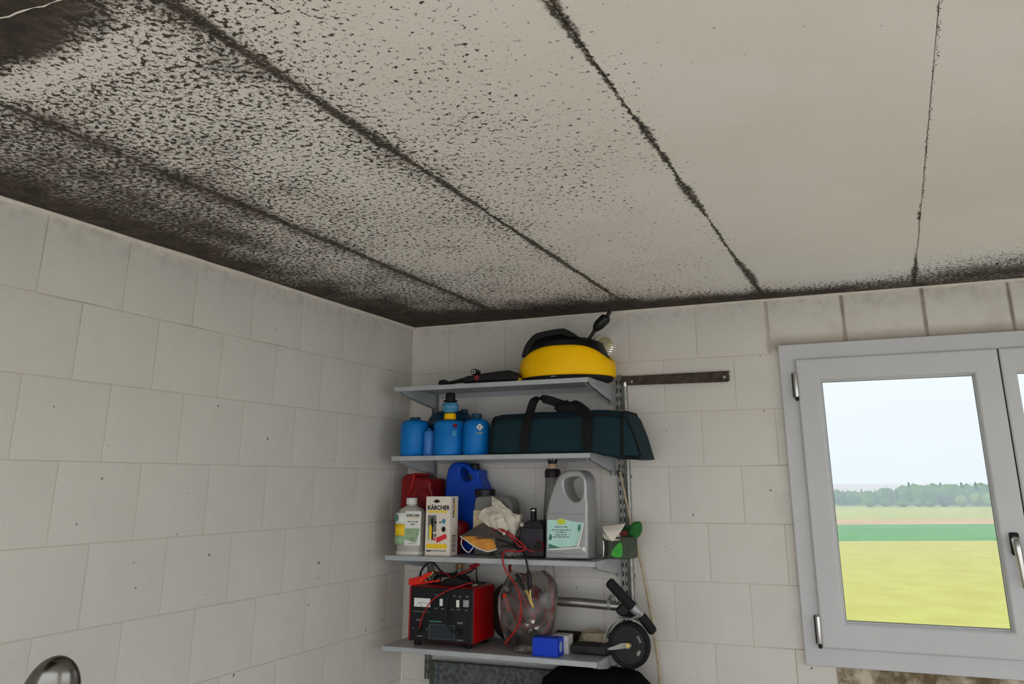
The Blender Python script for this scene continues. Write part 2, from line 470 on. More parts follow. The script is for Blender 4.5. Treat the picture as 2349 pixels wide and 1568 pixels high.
def glassy(name, c, tr, rough=.15, diff=.5, mirror=True):
    "thin clear plastic or glass: part see-through, part reflecting"
    k = NT(name); k.t.nodes.remove(k.b)
    t = k.n('ShaderNodeBsdfTransparent'); t.inputs[0].default_value = (c[0], c[1], c[2], 1)
    g = k.n('ShaderNodeBsdfGlossy'); g.inputs['Roughness'].default_value = rough; g.inputs['Color'].default_value = (.9,.9,.9,1)
    fr = k.n('ShaderNodeFresnel'); fr.inputs[0].default_value = 1.45
    base = t.outputs[0]
    if tr < 1:
        d = k.n('ShaderNodeBsdfDiffuse'); d.inputs[0].default_value = (diff, diff*.96, diff*.9, 1)
        m1 = k.n('ShaderNodeMixShader'); f = k.noise(k.obj(), 24, 3, .5)
        k.link(k.ss(f, .35, .68, max(0, 1-tr-.18), min(1, 1-tr+.18)), m1.inputs[0]); k.link(t.outputs[0], m1.inputs[1]); k.link(d.outputs[0], m1.inputs[2])
        base = m1.outputs[0]
    if not mirror:
        k.link(base, k.out.inputs['Surface']); return k.m
    m = k.n('ShaderNodeMixShader'); k.link(fr.outputs[0], m.inputs[0]); k.link(base, m.inputs[1]); k.link(g.outputs[0], m.inputs[2])
    k.link(m.outputs[0], k.out.inputs['Surface'])
    return k.m
PANE = glassy('window_glass', (.605, .61, .605), 1, .02, mirror=False)  # grey tint added to the pane to dim the daylit view outside
CLEARBAG = glassy('clear_bag', (.84, .79, .77), .80, .25, .26)
CLEARGLASS = glassy('clear_jar', (.85, .88, .86), .8, .08)

# ------------------------------------------------------------------ the room
ZC = 2.4
RX, RY = 4.6, -4.5
XJ = [0, .49, 1.02, 1.53, 2.048, 2.57, 3.09, 3.61, 4.13, RX]
YJ = [0, -2.52, RY]
m = M().box(-.2, RX+.2, RY-.2, .24, ZC+.02, ZC+.2)
ceiling = tag(m.build('ceiling', JOINT), kind='structure')
for j in range(len(YJ)-1):
    for i in range(len(XJ)-1):
        g = .0006
        x0 = XJ[i] + (g if i else -.01); x1 = XJ[i+1] - (g if i < len(XJ)-2 else -.01)
        y1 = YJ[j] - (g if j else -.01); y0 = YJ[j+1] + (g if j < len(YJ)-2 else -.01)
        s = M(); c = .0008; zt = ZC+.02
        s.loft([[(x0+c,y0+c,ZC),(x1-c,y0+c,ZC),(x1-c,y1-c,ZC),(x0+c,y1-c,ZC)],
                [(x0,y0,ZC+c),(x1,y0,ZC+c),(x1,y1,ZC+c),(x0,y1,ZC+c)],
                [(x0,y0,zt),(x1,y0,zt),(x1,y1,zt),(x0,y1,zt)]])
        s.build('ceiling_slab', CEIL, ceiling, smooth=0)

WX0, WX1, WZ0, WZ1 = 1.60, 2.95, 1.1923, 2.1923         # window opening in the back wall
TH = .20
wb = M()
VX, VZ = .8835, 2.260                                   # ventilation hole right of the top shelf
VH = [(VX+.040*math.cos(6.2832*i/28), VZ+.040*math.sin(6.2832*i/28)) for i in range(28)]
wb.prism([(-.2, 0), (WX0, 0), (WX0, ZC+.02), (-.2, ZC+.02)], .0012, TH, [VH]).box(WX1, RX+.2, .0012, TH, 0, ZC+.02)
wb.box(WX0, WX1, .0012, TH, 0, WZ0).box(WX0, WX1, .0012, TH, WZ1, ZC+.02)
wall_back = tag(wb.build('wall_back', MORTAR, smooth=0), kind='structure')
wl = M().box(-.2, -.0012, RY-.2, TH, 0, ZC+.02)
wall_left = tag(wl.build('wall_left', MORTAR, smooth=0), kind='structure')
# right wall with an unseen wide opening, added to brighten the left wall
OY0, OY1, OZ = -3.6, -.9, 2.22
wr = M().box(RX, RX+.2, RY-.2, OY0, 0, ZC+.02).box(RX, RX+.2, OY1, TH, 0, ZC+.02).box(RX, RX+.2, OY0, OY1, OZ, ZC+.02)
tag(wr.build('wall_right', RENDERW, smooth=0), kind='structure')
# front wall with the open garage doorway
DX0, DX1, DZ = .2, 4.4, 2.32
wf = M().box(-.2, DX0, RY-.2, RY, 0, ZC+.02).box(DX1, RX+.2, RY-.2, RY, 0, ZC+.02).box(DX0, DX1, RY-.2, RY, DZ, ZC+.02)
tag(wf.build('wall_front', RENDERW, smooth=0), kind='structure')
tag(M().box(-.2, RX+.2, RY-.2, TH, -.15, 0).build('floor', CONCRETE, smooth=0), kind='structure')

_bm = {}
def block_mesh(w, h):
    key = (round(w, 4), round(h, 4))
    if key not in _bm:
        g, c, d = .0013, .0050, .0012
        s = M(); a0, a1, b0, b1 = g, w-g, g, h-g
        e = c*.55
        s.loft([[(a0,d+.002,b0),(a1,d+.002,b0),(a1,d+.002,b1),(a0,d+.002,b1)],
                [(a0+.0004,.0007,b0+.0004),(a1-.0004,.0007,b0+.0004),(a1-.0004,.0007,b1-.0004),(a0+.0004,.0007,b1-.0004)],
                [(a0+e,.0002,b0+e),(a1-e,.0002,b0+e),(a1-e,.0002,b1-e),(a0+e,.0002,b1-e)],
                [(a0+c,0,b0+c),(a1-c,0,b0+c),(a1-c,0,b1-c),(a0+c,0,b1-c)]])
        o = s.build('block', WALL, None, smooth=50)
        me = o.data; bpy.data.objects.remove(o); _bm[key] = me
    return _bm[key]
HC, LB, Z1 = .2, .26, 2.1923
courses = [(Z1, ZC)] + [(Z1-HC*(k+1), Z1-HC*k) for k in range(10)] + [(0, Z1-HC*10)]
for k, (z0, z1) in enumerate(courses):
    # left wall: offsets read off the photograph
    cuts = [0.0]; y = .268 if k % 2 == 0 else .132
    while y < -RY - .04: cuts.append(y); y += LB
    cuts.append(-RY)
    for a, b in zip(cuts, cuts[1:]):
        o = bpy.data.objects.new('block', block_mesh(b-a, z1-z0)); C.objects.link(o); o.parent = wall_left
        o.location = (random.uniform(-.0005, .0003), -a, z0); o.rotation_euler = (0, 0, R(-90))
        o.rotation_euler = (0, 0, R(90)); o.location = (o.location.x, -b, z0)
    # back wall
    cuts = [0.0]; x = .176 if k % 2 == 0 else .311
    while x < RX - .04: cuts.append(x); x += .2706
    cuts.append(RX)
    for a, b in zip(cuts, cuts[1:]):
        segs = [(a, b)]
        if z0 < WZ1 - .01 and z1 > WZ0 + .01:
            segs = []
            if a < WX0: segs.append((a, min(b, WX0)))
            if b > WX1: segs.append((max(a, WX1), b))
        for a2, b2 in segs:
            if b2 - a2 < .03: continue
            if a2 < VX < b2 and z0 < VZ < z1:
                M().prism([(a2+.0013, z0+.0013), (b2-.0013, z0+.0013), (b2-.0013, z1-.0013), (a2+.0013, z1-.0013)], 0, .003, [VH]).build('block', WALL, wall_back, smooth=0)
                continue
            o = bpy.data.objects.new('block', block_mesh(b2-a2, z1-z0)); C.objects.link(o); o.parent = wall_back
            o.location = (a2, random.uniform(-.0003, .0005), z0)

# painted filler bead where walls meet ceiling and each other
FILL = pm('paint_filler', rgb(216, 208, 198), .7, 0, .06, 30, .2)
def bead(n, a, b, r):
    pts = [Vector(a).lerp(Vector(b), i/60) + Vector((random.uniform(-1,1), random.uniform(-1,1), random.uniform(-1,1)))*.0012 for i in range(61)]
    tag(M().tube(pts, [r*random.uniform(.75, 1.2) for _ in range(61)], 8).build('trim_%d' % n, FILL), kind='structure')
bead(1, (.001, 0, ZC-.002), (.001, RY, ZC-.002), .009)
bead(2, (0, -.001, ZC-.002), (RX, -.001, ZC-.002), .007)
bead(3, (.001, -.001, 0), (.001, -.001, ZC), .004)

tag(M().tube([Vector((.02+.018*i, -2.52+random.uniform(-.002,.002), ZC)) for i in range(56)], [random.choice((.0005,.0014,.0018)) for _ in range(56)], 6).build('trim_5', FILL), kind='structure')

# ------------------------------------------------------------------ window
win = thing('window_1', None, None, (2.275, 0, WZ0)); win['kind'] = 'structure'
FX0, FX1, FZ0, FZ1 = 1.5617, 2.988, 1.1494, 2.2196
def ring(x0, x1, z0, z1, w, y0, y1, wb=None):
    wb = wb or w
    return M().prism([(x0,z0),(x1,z0),(x1,z1),(x0,z1)], y0, y1, [[(x0+w,z0+wb),(x1-w,z0+wb),(x1-w,z1-w),(x0+w,z1-w)]])
ring(FX0, FX1, FZ0, FZ1, .066, -.020, .055).build('window_frame', FRAMEW, win, smooth=0, bevel=.003)
def sash(x0, x1, hinge_left, wl_=.078):
    s = M().prism([(x0,1.2065),(x1,1.2065),(x1,2.1625),(x0,2.1625)], -.036, .03, [[(x0+wl_,1.2845),(x1-.078,1.2845),(x1-.078,2.0845),(x0+wl_,2.0845)]]).build('sash', FRAMEW, win, smooth=0, bevel=.007, seg=3)
    gx0, gx1, gz0, gz1 = x0+wl_, x1-.078, 1.2845, 2.0845
    0 and ring(x0, x1, 1.2065, 2.1625, .078, -.036, .03).build('sash', FRAMEW, win, smooth=0, bevel=.007, seg=3)
    ring(gx0-.002, gx1+.002, gz0-.002, gz1+.002, .007, -.012, .012).build('glazing_bead', FRAMEW, s, smooth=0, bevel=.002)
    ring(gx0, gx1, gz0, gz1, .0065, .0, .006).build('gasket', GREYGASK, s, smooth=0)
    M().box(gx0, gx1, .004, .0045, gz0, gz1).build('pane', PANE, s, smooth=0)
    hx = x0-.004 if hinge_left else x1+.004
    for hz in (1.262, 2.070):
        hb = M().lathe([(.008,-.042),(.0085,-.04),(.0085,.04),(.008,.042)], 14, (hx, -.036, hz)).build('hinge', STEEL, s)
        M().box(hx-.013, hx-.006, -.034, -.018, hz-.043, hz+.043).build('hinge_leaf', GASKET, s, smooth=0, bevel=.002)
        M().lathe([(.004,-.056),(.0065,-.052),(.0065,-.043)], 12, (hx, -.036, hz)).build('hinge_pin', GASKET, s)
    return s
s1 = sash(1.6196, 2.2735, True); s2 = sash(2.2765, 2.930, False, .042)
M().box(2.272, 2.278, -.030, .05, 1.21, 2.16).build('seal_strip', GASKET, win, smooth=0)
hx, hz = P(2328, 1240, -.045).x, P(2328, 1247, -.045).z
M().box(hx-.014, hx+.014, -.047, -.036, hz-.034, hz+.034).build('handle_plate', GASKET, s1, smooth=0, bevel=.006, seg=3)
M().tube([(hx,-.045,hz+.012),(hx,-.072,hz+.010),(hx+.001,-.082,hz-.004),(hx+.003,-.084,hz-.05),(hx+.006,-.080,hz-.125)], [.011,.012,.0125,.0105,.0095], 14, smooth=5).build('handle', STEEL, s1)
# rough mortar band under the window
k = NT('stained_mortar').set(.9, 0, .1); pv = k.pos(); f = k.noise(pv, 9, 5, .65)
k.col(k.mix(k.ss(f, .38, .62), rgb(196, 184, 164), rgb(104, 88, 66))); k.bump(k.noise(pv, 60, 4), .6, .008)
s = M(); x0 = P(1920, 1535, -.01).x; n = 40
top, bot = [], []
for i in range(n+1):
    x = x0 + (2.99-x0)*i/n
    top.append((x, FZ0+.004)); bot.append((x, FZ0-.105 + random.uniform(-.006,.006)))
s.prism(top + bot[::-1], -.007, .003)
tag(s.build('trim_4', k.m, smooth=0, bevel=.003), kind='structure')

# ------------------------------------------------------------------ outdoors
ZF = CAM.z - 14.0
fw = Vector((-math.sin(CROT.z), math.cos(CROT.z), 0)); rt = Vector((math.cos(CROT.z), math.sin(CROT.z), 0))
O = Vector((CAM.x, CAM.y, 0))
def field_mat(name, a, b, sc, fine=None):
    k = NT(name).set(.95, 0, .05); p = k.pos()
    f = k.noise(k.scalev(p, (1, 1, 1)), sc, 5, .6)
    c = k.mix(k.ss(f, .32, .68), a, b)
    f2 = k.noise(p, sc*14, 3, .6)
    k.col(k.mix(k.ss(f2, .3, .75, 0, .35), c, a)); return k.m
def strip(name, d0, d1, mat, wl=-260, wr=420):
    s = M(); n = 24
    v = []; f = []
    for i in range(n+1):
        w = wl + (wr-wl)*i/n
        for d in (d0, d1):
            q = O + fw*d + rt*w; v.append((q.x, q.y, ZF))
    for i in range(n): f.append((2*i, 2*i+2, 2*i+3, 2*i+1))
    return tag(s.add(v, f).build(name, mat, smooth=0), kind='structure')
MEADOW = field_mat('dry_meadow', rgb(184, 181, 106), rgb(194, 195, 118), .16)
def dpt(py): return -(14.0) / (_ray(2080, py).z / _ray(2080, py).dot(fw))
d_g0, d_b0, d_l0, d_t = dpt(1240), dpt(1202), dpt(1190), dpt(1163)
# slope from the house down to the valley floor
s = M(); v = []; f = []; prof = [(3.6,-.25),(8,-.9),(25,-3.6),(50,-8.2),(74,ZF+.6),(84,ZF)]
n = 16
for d, z in prof:
    for i in range(n+1):
        q = O + fw*d + rt*(-90 + 220*i/n)
        v.append((q.x, max(q.y, .25) if d < 5 else q.y, z))
for a in range(len(prof)-1):
    for i in range(n):
        f.append((a*(n+1)+i, a*(n+1)+i+1, (a+1)*(n+1)+i+1, (a+1)*(n+1)+i))
tag(s.add(v, f).build('hillside_meadow', MEADOW), kind='structure')
strip('meadow', 83, d_g0, MEADOW)
strip('green_crop', d_g0, d_b0, field_mat('green_crop', rgb(92, 150, 96), rgb(108, 164, 102), .03))
strip('ploughed_strip', d_b0, d_l0, field_mat('ploughed', rgb(204, 176, 140), rgb(190, 166, 132), .05))
strip('far_meadow', d_l0, d_t+40, field_mat('far_meadow', rgb(172, 182, 110), rgb(184, 194, 122), .03))
strip('far_plain', d_t+40, 1200, field_mat('far_plain', rgb(110, 140, 84), rgb(126, 150, 92), .02), -900, 1300)
# driveway and ground outside the garage door
tag(M().box(-14, 18, -26, RY-.2, -.2, -.02).build('driveway', pm('driveway_concrete', rgb(194, 190, 183), .85, 0, .1, 2), smooth=0), kind='structure')

tag(M().box(RX+.2, 18, RY-.2, 2.5, -.2, -.02).build('side_yard', pm('driveway_concrete', rgb(194, 190, 183), .85, 0, .1, 2), smooth=0), kind='structure')
def crown_mesh(name, kind, seed, mat):
    rnd = random.Random(seed); bm = bmesh.new()
    if kind == 'fir':
        n = 9
        for L in range(4):
            z0 = .12 + L*.2; r0 = .26*(1-L*.2); zt = z0+.34 if L < 3 else 1.0
            base = [bm.verts.new((r0*rnd.uniform(.75,1.15)*math.cos(6.283*i/n), r0*rnd.uniform(.75,1.15)*math.sin(6.283*i/n), z0+rnd.uniform(-.03,.03))) for i in range(n)]
            tip = bm.verts.new((0,0,zt))
            for i in range(n): bm.faces.new((base[i], base[(i+1)%n], tip))
            bm.faces.new(base[::-1])
    else:
        bmesh.ops.create_icosphere(bm, subdivisions=3, radius=.5)
        for vtx in bm.verts:
            q = vtx.co.copy()
            d = mnoise.noise(q*4 + Vector((seed*3.1, 0, 0)))*.22 + mnoise.noise(q*11 + Vector((0, seed, 0)))*.10
            vtx.co = q*(1+d); vtx.co.z = vtx.co.z*.95 + .53
    me = bpy.data.meshes.new(name); bm.to_mesh(me); bm.free(); me.materials.append(mat)
    return me
def leaf(name, a, b):
    k = NT(name).set(.9, 0, .1); f = k.noise(k.pos(), .7, 4, .65); k.col(k.mix(k.ss(f, .35, .65), a, b)); return k.m
LG = [leaf('fir_green', rgb(52, 84, 62), rgb(70, 104, 74)), leaf('leaf_green', rgb(74, 112, 66), rgb(100, 138, 80)),
      leaf('leaf_pale', rgb(104, 138, 82), rgb(132, 160, 98)), leaf('leaf_purple', rgb(66, 58, 78), rgb(84, 74, 96))]
firs = [crown_mesh('fir', 'fir', i, LG[0]) for i in range(3)]
leafs = [crown_mesh('tree', 'leaf', 10+i, LG[1]) for i in range(4)]
pales = [crown_mesh('tree', 'leaf', 20+i, LG[2]) for i in range(2)]
purple = crown_mesh('tree', 'leaf', 33, LG[3])
def plant(px, d, h, me, name, label, group, wide=1.0):
    q = O + fw*d + rt*((px - W/2 - PPX)/FPX*d*1.045)
    o = bpy.data.objects.new(name, me); C.objects.link(o); o.location = (q.x, q.y, ZF-.1)
    o.scale = (h*wide, h*wide, h); o.rotation_euler = (0, 0, random.uniform(0, 6.28))
    tag(o, label, 'tree', group); return o
rnd = random.Random(5)
for i in range(84):
    px = 1590.0 + i*14 + rnd.uniform(-3, 3)
    hh = 9.3 if px < 1950 else (10.6 if px < 1990 else 12.6)
    dd = d_t + 22 + (i % 4)*14
    if (i*7) % 5 < 2:
        plant(px, dd, hh*rnd.uniform(1.0, 1.13), firs[i % 3], 'fir_tree', 'dark blue-green fir tree in the distant forest edge beyond the fields', 'firs of the distant forest edge', 1.1)
    else:
        plant(px, dd, hh*rnd.uniform(.90, 1.0), leafs[i % 4], 'broadleaf_tree', 'round-crowned green tree in the distant forest edge beyond the fields', 'broadleaf trees of the distant forest edge', .92)
for i, pxx in enumerate((2118, 2150, 2178, 2262, 2294, 2326, 2358)):
    plant(pxx, d_t+3+(i%2)*9, rnd.uniform(5.5, 8.6), pales[i % 2], 'hedgerow_tree', 'pale green tree in the hedgerow before the distant forest', 'pale hedgerow trees before the forest', 1.0)
for i, pxx in enumerate((1926, 1960, 1994, 2028, 2052)):
    plant(pxx, d_t+3+(i%2)*9, rnd.uniform(3.0, 4.6), leafs[i % 4], 'field_bush', 'low green bush at the foot of the distant forest', 'bushes before the forest', 1.5)
plant(2082, d_t+4, 5.2, purple, 'purple_tree', 'dark purple tree standing alone before the distant forest', None, 1.15)
h0 = O + fw*(d_t+8) + rt*((2214 - W/2 - PPX)/FPX*(d_t+8)*1.045)
fh = thing('farmhouse', 'small white farmhouse with brown roof before the distant forest', 'house', (h0.x, h0.y, ZF))
M().box(-5, 5, -3, 3, 0, 6.2).build('wall', WHITE, fh, smooth=0, local=True)
M().prism([(-5.4, 6.0), (5.4, 6.0), (4.2, 8.8), (-4.2, 8.8)], -3.2, 3.2).build('roof', RUST, fh, smooth=0, local=True)
fh.rotation_euler = (0, 0, CROT.z)

# haze over the valley
k = NT('valley_haze'); k.t.nodes.remove(k.b)
vs = k.n('ShaderNodeVolumeScatter'); vs.inputs['Color'].default_value = (.70, .88, 1, 1); vs.inputs['Density'].default_value = .0019; vs.inputs['Anisotropy'].default_value = .0
k.link(vs.outputs[0], k.out.inputs['Volume'])
s = M(); q0 = O + fw*95; v = []
for d in (95, 560):
    for w_ in (-240, 400):
        for z in (ZF-.5, ZF+13): q = O + fw*d + rt*w_; v.append((q.x, q.y, z))
s.add(v, [(0,1,3,2),(4,6,7,5),(0,4,5,1),(2,3,7,6),(0,2,6,4),(1,5,7,3)])
hz_o = tag(s.build('valley_haze', k.m, smooth=0), 'thin blue summer haze lying over the fields', 'haze', kind='stuff')
#OBJECTS#
# ------------------------------------------------------------------ shelving
ZS = [2.1035, 1.837, 1.476, 1.165]
SX = [(.100, .920), (.100, .920), (.090, .930), (.092, .928)]
NAMES = ['topmost grey steel wall shelf, carrying the yellow surface cleaner',
         'second grey steel wall shelf from the top, carrying the blue gas cartridges',
         'third grey steel wall shelf from the top, carrying the silver can',
         'lowest grey steel wall shelf, carrying the red battery charger']
YF = -.31
for z, (x0, x1), lab in zip(ZS, SX, NAMES):
    sh = thing('wall_shelf', lab, 'shelf', ((x0+x1)/2, -.16, z-.02), 'grey wall shelves')
    s = M(); t = .0015; d = .0165
    s.box(x0, x1, YF, -.004, z-t, z)
    s.box(x0, x1, YF, YF+.002, z-d, z-t).box(x0, x1, -.006, -.004, z-d-.006, z-t)
    s.box(x0, x0+.002, YF, -.004, z-d, z-t).box(x1-.002, x1, YF, -.004, z-d, z-t)
    s.box(x0, x1, YF, YF+.012, z-d-.001, z-d)
    s.build('board', SHELFM, sh, smooth=0, bevel=.0012, seg=1)
    for bx in (.122, .938 if x1 > .925 else .930):
        for dx in (-.008, .0075):
            xx = bx+dx if bx < .5 else x1-.012+dx
            b = M()
            pr = [(-.003, z-.0025), (YF+.02, z-.0025), (YF+.02, z-.024), (-.12, z-.052), (-.030, z-.062), (-.016, z-.074), (-.003, z-.078)]
            b.loft([[(xx, y, zz) for y, zz in pr], [(xx+.0016, y, zz) for y, zz in pr]])
            b.build('bracket', SHELFM, sh, smooth=0)
for rx, z0, z1, lab in ((.1235, 1.00, 2.13, 'slotted galvanised wall rail at the left ends of the shelves'),
                        (.9405, 1.03, 2.142, 'slotted galvanised wall rail at the right ends of the shelves')):
    rl = thing('wall_rail', lab, 'rail', (rx, -.008, z0), 'slotted wall rails')
    s = M().box(rx-.0135, rx+.0135, -.003, -.0004, z0, z1)
    s.box(rx-.0135, rx-.0115, -.014, -.003, z0, z1).box(rx+.0115, rx+.0135, -.014, -.003, z0, z1).box(rx-.002, rx+.002, -.012, -.003, z0, z1)
    s.build('channel', GALV, rl, smooth=0, bevel=.0006, seg=1)
    s = M(); z = z0+.02
    while z < z1-.03:
        for dx in (-.0068, .0068): s.box(rx+dx-.0024, rx+dx+.0024, -.0042, -.0028, z, z+.016)
        z += .032
    s.build('slot', INK, rl, smooth=0)
# flat bar right of the top shelf
b0, b1 = P(1416, 875, -.02), P(1673, 864, -.02)
fb = thing('flat_bar', 'dark rusty flat bar fixed level on the wall right of the top shelf', 'bar', (1.17, -.02, 2.095))
s = M(); zc0, zc1 = b0.z+.003, b1.z
s.loft([[(b0.x+.02, -.022, zc0-.019), (b0.x+.02, -.018-.0, zc0-.019), (b0.x+.02, -.018, zc0+.017), (b0.x+.02, -.022, zc0+.017)],
        [(b1.x-.006, -.022, zc1-.018), (b1.x-.006, -.018, zc1-.018), (b1.x-.006, -.018, zc1+.018), (b1.x-.006, -.022, zc1+.018)],
        [(b1.x, -.022, zc1-.013), (b1.x, -.018, zc1-.013), (b1.x, -.018, zc1+.013), (b1.x, -.022, zc1+.013)]])
s.box(b0.x+.02, b1.x, -.018, -.0005, zc0+.013, zc0+.017)
s.build('flange', RUST, fb, smooth=0, bevel=.0015)
for xx in (b1.x-.018, b0.x+.06):
    M().lathe([(.0055,-.0235),(.006,-.0215)], 14, (xx, 0, zc1), 'y').build('rivet', GALV, fb)
# steel conduit
cd = thing('conduit_pipe', 'thin pale steel conduit running down the wall beside the right rail', 'pipe', (.968, -.014, 0))
M().lathe([(.0085, 0), (.0085, 2.10)], 14, (.969, -.0125, 0)).build('pipe', GALV, cd)
M().lathe([(.0105, 2.095), (.012, 2.10), (.012, 2.112), (.008, 2.116)], 14, (.969, -.0125, 0)).build('end_cap', STEEL, cd)
for zz in (.6, 1.40, 1.75):
    M().box(.957, .981, -.003, -.0005, zz, zz+.012).lathe([(.0098, 0), (.0098, .012)], 14, (.969, -.0125, zz)).build('pipe_clip', GALV, cd)
# hanging cord
pts = [P(a, b, -.035) for a, b in ((1421,1083),(1426,1098),(1445,1190),(1470,1290),(1490,1390),(1503,1470),(1512,1540),(1515,1590))]
pts += [Vector((pts[-1].x+.004, -.035, .6)), Vector((pts[-1].x-.01, -.035, .003))]
cdr = thing('hanging_cord', 'pale brown cord hanging from the right rail down past the scooter wheel', 'cord', (pts[-1].x, -.035, 0))
M().tube(pts, .0042, 8, smooth=5).build('cord', WOODISH, cdr)
M().tube([pts[0]+Vector((.004,0,-.006)), pts[0]+Vector((-.002,.002,.006)), pts[0]+Vector((-.010,.006,.006)), pts[0]+Vector((-.012,.010,-.004)), pts[0]+Vector((-.008,.016,-.012))], .0028, 8, smooth=4).build('hook', RUST, cdr)
# round louvred wall vent
k = NT('vent_plastic'); k.b.inputs['Base Color'].default_value = rgb(232, 230, 214); k.b.inputs['Roughness'].default_value = .5
tl = k.n('ShaderNodeBsdfTranslucent'); tl.inputs[0].default_value = rgb(250, 250, 240); ms = k.n('ShaderNodeMixShader'); ms.inputs[0].default_value = .85
k.link(k.b.outputs[0], ms.inputs[1]); k.link(tl.outputs[0], ms.inputs[2]); k.link(ms.outputs[0], k.out.inputs['Surface']); SLAT = k.m
vc = Vector((VX, 0, VZ))
vt = thing('wall_vent', 'small round white louvred vent on the wall behind the yellow surface cleaner', 'vent', (vc.x, 0, vc.z-.045))
s = M(); n = 36
for r0, r1, ya, yb in ((.041, .047, -.010, .003),):
    s.loft([[(vc.x+r*math.cos(6.2832*i/n), y, vc.z+r*math.sin(6.2832*i/n)) for i in range(n)] for r, y in ((r1, yb), (r1, ya+.003), (r1-.002, ya), (r0, ya), (r0, yb))], cap=False)
s.build('ring', MILKW, vt)
for i in range(9):
    zz = -.036 + i*.009; hw = math.sqrt(max(0, .041**2 - zz**2))
    M().add([(vc.x-hw,-.009,vc.z+zz-.002),(vc.x+hw,-.009,vc.z+zz-.002),(vc.x+hw,-.001,vc.z+zz+.0035),(vc.x-hw,-.001,vc.z+zz+.0035),
             (vc.x-hw,-.0078,vc.z+zz-.003),(vc.x+hw,-.0078,vc.z+zz-.003),(vc.x+hw,.0002,vc.z+zz+.0025),(vc.x-hw,.0002,vc.z+zz+.0025)],
            [(0,1,2,3),(7,6,5,4),(0,4,5,1),(2,6,7,3),(1,5,6,2),(0,3,7,4)]).build('slat', SLAT, vt, smooth=0)

# ------------------------------------------------------------------ top shelf
z = ZS[0]
cx, cy = .782, -.158
sc = thing('surface_cleaner', 'yellow and black round surface cleaner on the top shelf', 'cleaner', (cx, cy, z))
def ell(rx, ry, zf, n=56, cyo=0.0):
    return [(cx+rx*math.cos(6.2832*i/n), cy+cyo+ry*math.sin(6.2832*i/n), zf(math.cos(6.2832*i/n), math.sin(6.2832*i/n))) for i in range(n)]
zt = lambda c, s_: z + .080 + .047*(1-abs(c)**(2.2 if c < 0 else 5))
M().loft([ell(.172,.132,lambda c,s_:z+.0005), ell(.180,.140,lambda c,s_:z+.004), ell(.182,.142,lambda c,s_:z+.018), ell(.17,.13,lambda c,s_:z+.022)]).build('brush_rim', RUBBER, sc)
M().loft([ell(.186,.146,lambda c,s_:z+.016), ell(.190,.149,lambda c,s_:z+.020), ell(.1915,.150,lambda c,s_:z+.05),
          ell(.188,.148,lambda c,s_:z+.05+(zt(c,s_)-z-.05)*.75), ell(.180,.142,lambda c,s_:zt(c,s_)-.004), ell(.174,.137,zt), ell(.165,.13,lambda c,s_:zt(c,s_)-.002)]).build('skirt', YELLOW, sc, smooth=60)
M().loft([ell(.170,.134,lambda c,s_:zt(c,s_)-.004), ell(.162,.126,lambda c,s_:zt(c,s_)+.020), ell(.145,.108,lambda c,s_:z+.150-.004*c), ell(.11,.085,lambda c,s_:z+.168-.006*c), ell(.05,.04,lambda c,s_:z+.172)]).build('cover', BLACK, sc, smooth=60)
yh = cy-.03
hp = [P(a, b, yh) for a, b in ((1208,822),(1216,797),(1232,777),(1250,770),(1290,763),(1304,766),(1322,778),(1345,792))]
s = M(); s.ribbon([hp[0]]+hp[1:], (0,1,0), .055, .026, smooth=5); s.build('handle', BLACK, sc, bevel=.005, smooth=50)
tp = [P(a, b, cy) for a, b in ((1346,786),(1352,776),(1366,755))]
M().tube(tp, [.009,.0065,.0075], 12, smooth=4).build('nozzle_stem', BLACK, sc)
tp = [P(a, b, cy) for a, b in ((1364,758),(1368,752),(1374,745),(1388,731),(1392,727),(1393,725))]
M().tube(tp, [.008,.016,.021,.021,.017,.008], 14).build('nozzle_coupling', BLACK, sc)
tp = [P(a, b, cy) for a, b in ((1391,728),(1396,720),(1402,709))]
M().tube(tp, [.008,.0078,.0065], 12).tube([P(1397,722,cy-.012), P(1397,722,cy+.012)], .004, 8).build('bayonet_tip', BLACK, sc)
M().box(.772, .79, -.3085, -.3075, z+.009, z+.0105).build('label_sticker', WHITE, sc, smooth=0)

# spray gun
gy = -.262
g0 = P(1100, 872, gy)
gun = thing('spray_gun', 'black pressure washer spray gun lying at the front of the top shelf', 'spray gun', (g0.x, gy, z))
q = [P(a, b, gy) for a, b in ((1012,876),(1030,878),(1050,874),(1072,870))]
for v in q: v.z = max(v.z, z+.009)
M().tube(q, [.0085,.0065,.0075,.011], 12, smooth=3).build('lance', BLACK, gun)
s = M(); c0 = P(1017, 877, gy); s.lathe([(.004,-.02),(.0105,-.016),(.0125,0),(.0105,.014),(.004,.018)], 14, (c0.x, gy, z+.0128), 'x'); s.build('lance_nozzle', BLACK, gun)
o = [(P(a, b, gy).x, max(P(a, b, gy).z, z+.001)) for a, b in ((1066,872),(1074,864),(1086,862),(1108,858),(1140,853),(1172,850),(1188,855),(1194,862),(1194,872),(1150,874),(1090,877),(1068,880))]
M().prism(o, gy-.022, gy+.022).build('grip', BLACK, gun, bevel=.005)
rc = P(1091.5, 853.5, gy); s = M().lathe([(.0115,-.02),(.0125,-.016),(.0125,.016),(.0115,.02)], 20, (rc.x, gy, rc.z), 'y'); s.build('hose_socket', BLACK, gun)
def torus(c, R0, r, mat, name, par):
    M().tube([(c.x+R0*math.cos(6.2832*i/24), c.y, c.z+R0*math.sin(6.2832*i/24)) for i in range(24)], r, 8, closed=True).build(name, mat, par)
torus(Vector((rc.x, gy-.0205, rc.z)), .0062, .0016, MILKW, 'white_ring', gun)
rc2 = P(1099.5, 867, gy); torus(Vector((rc2.x, gy-.0225, rc2.z)), .0065, .0018, REDINK, 'red_ring', gun)
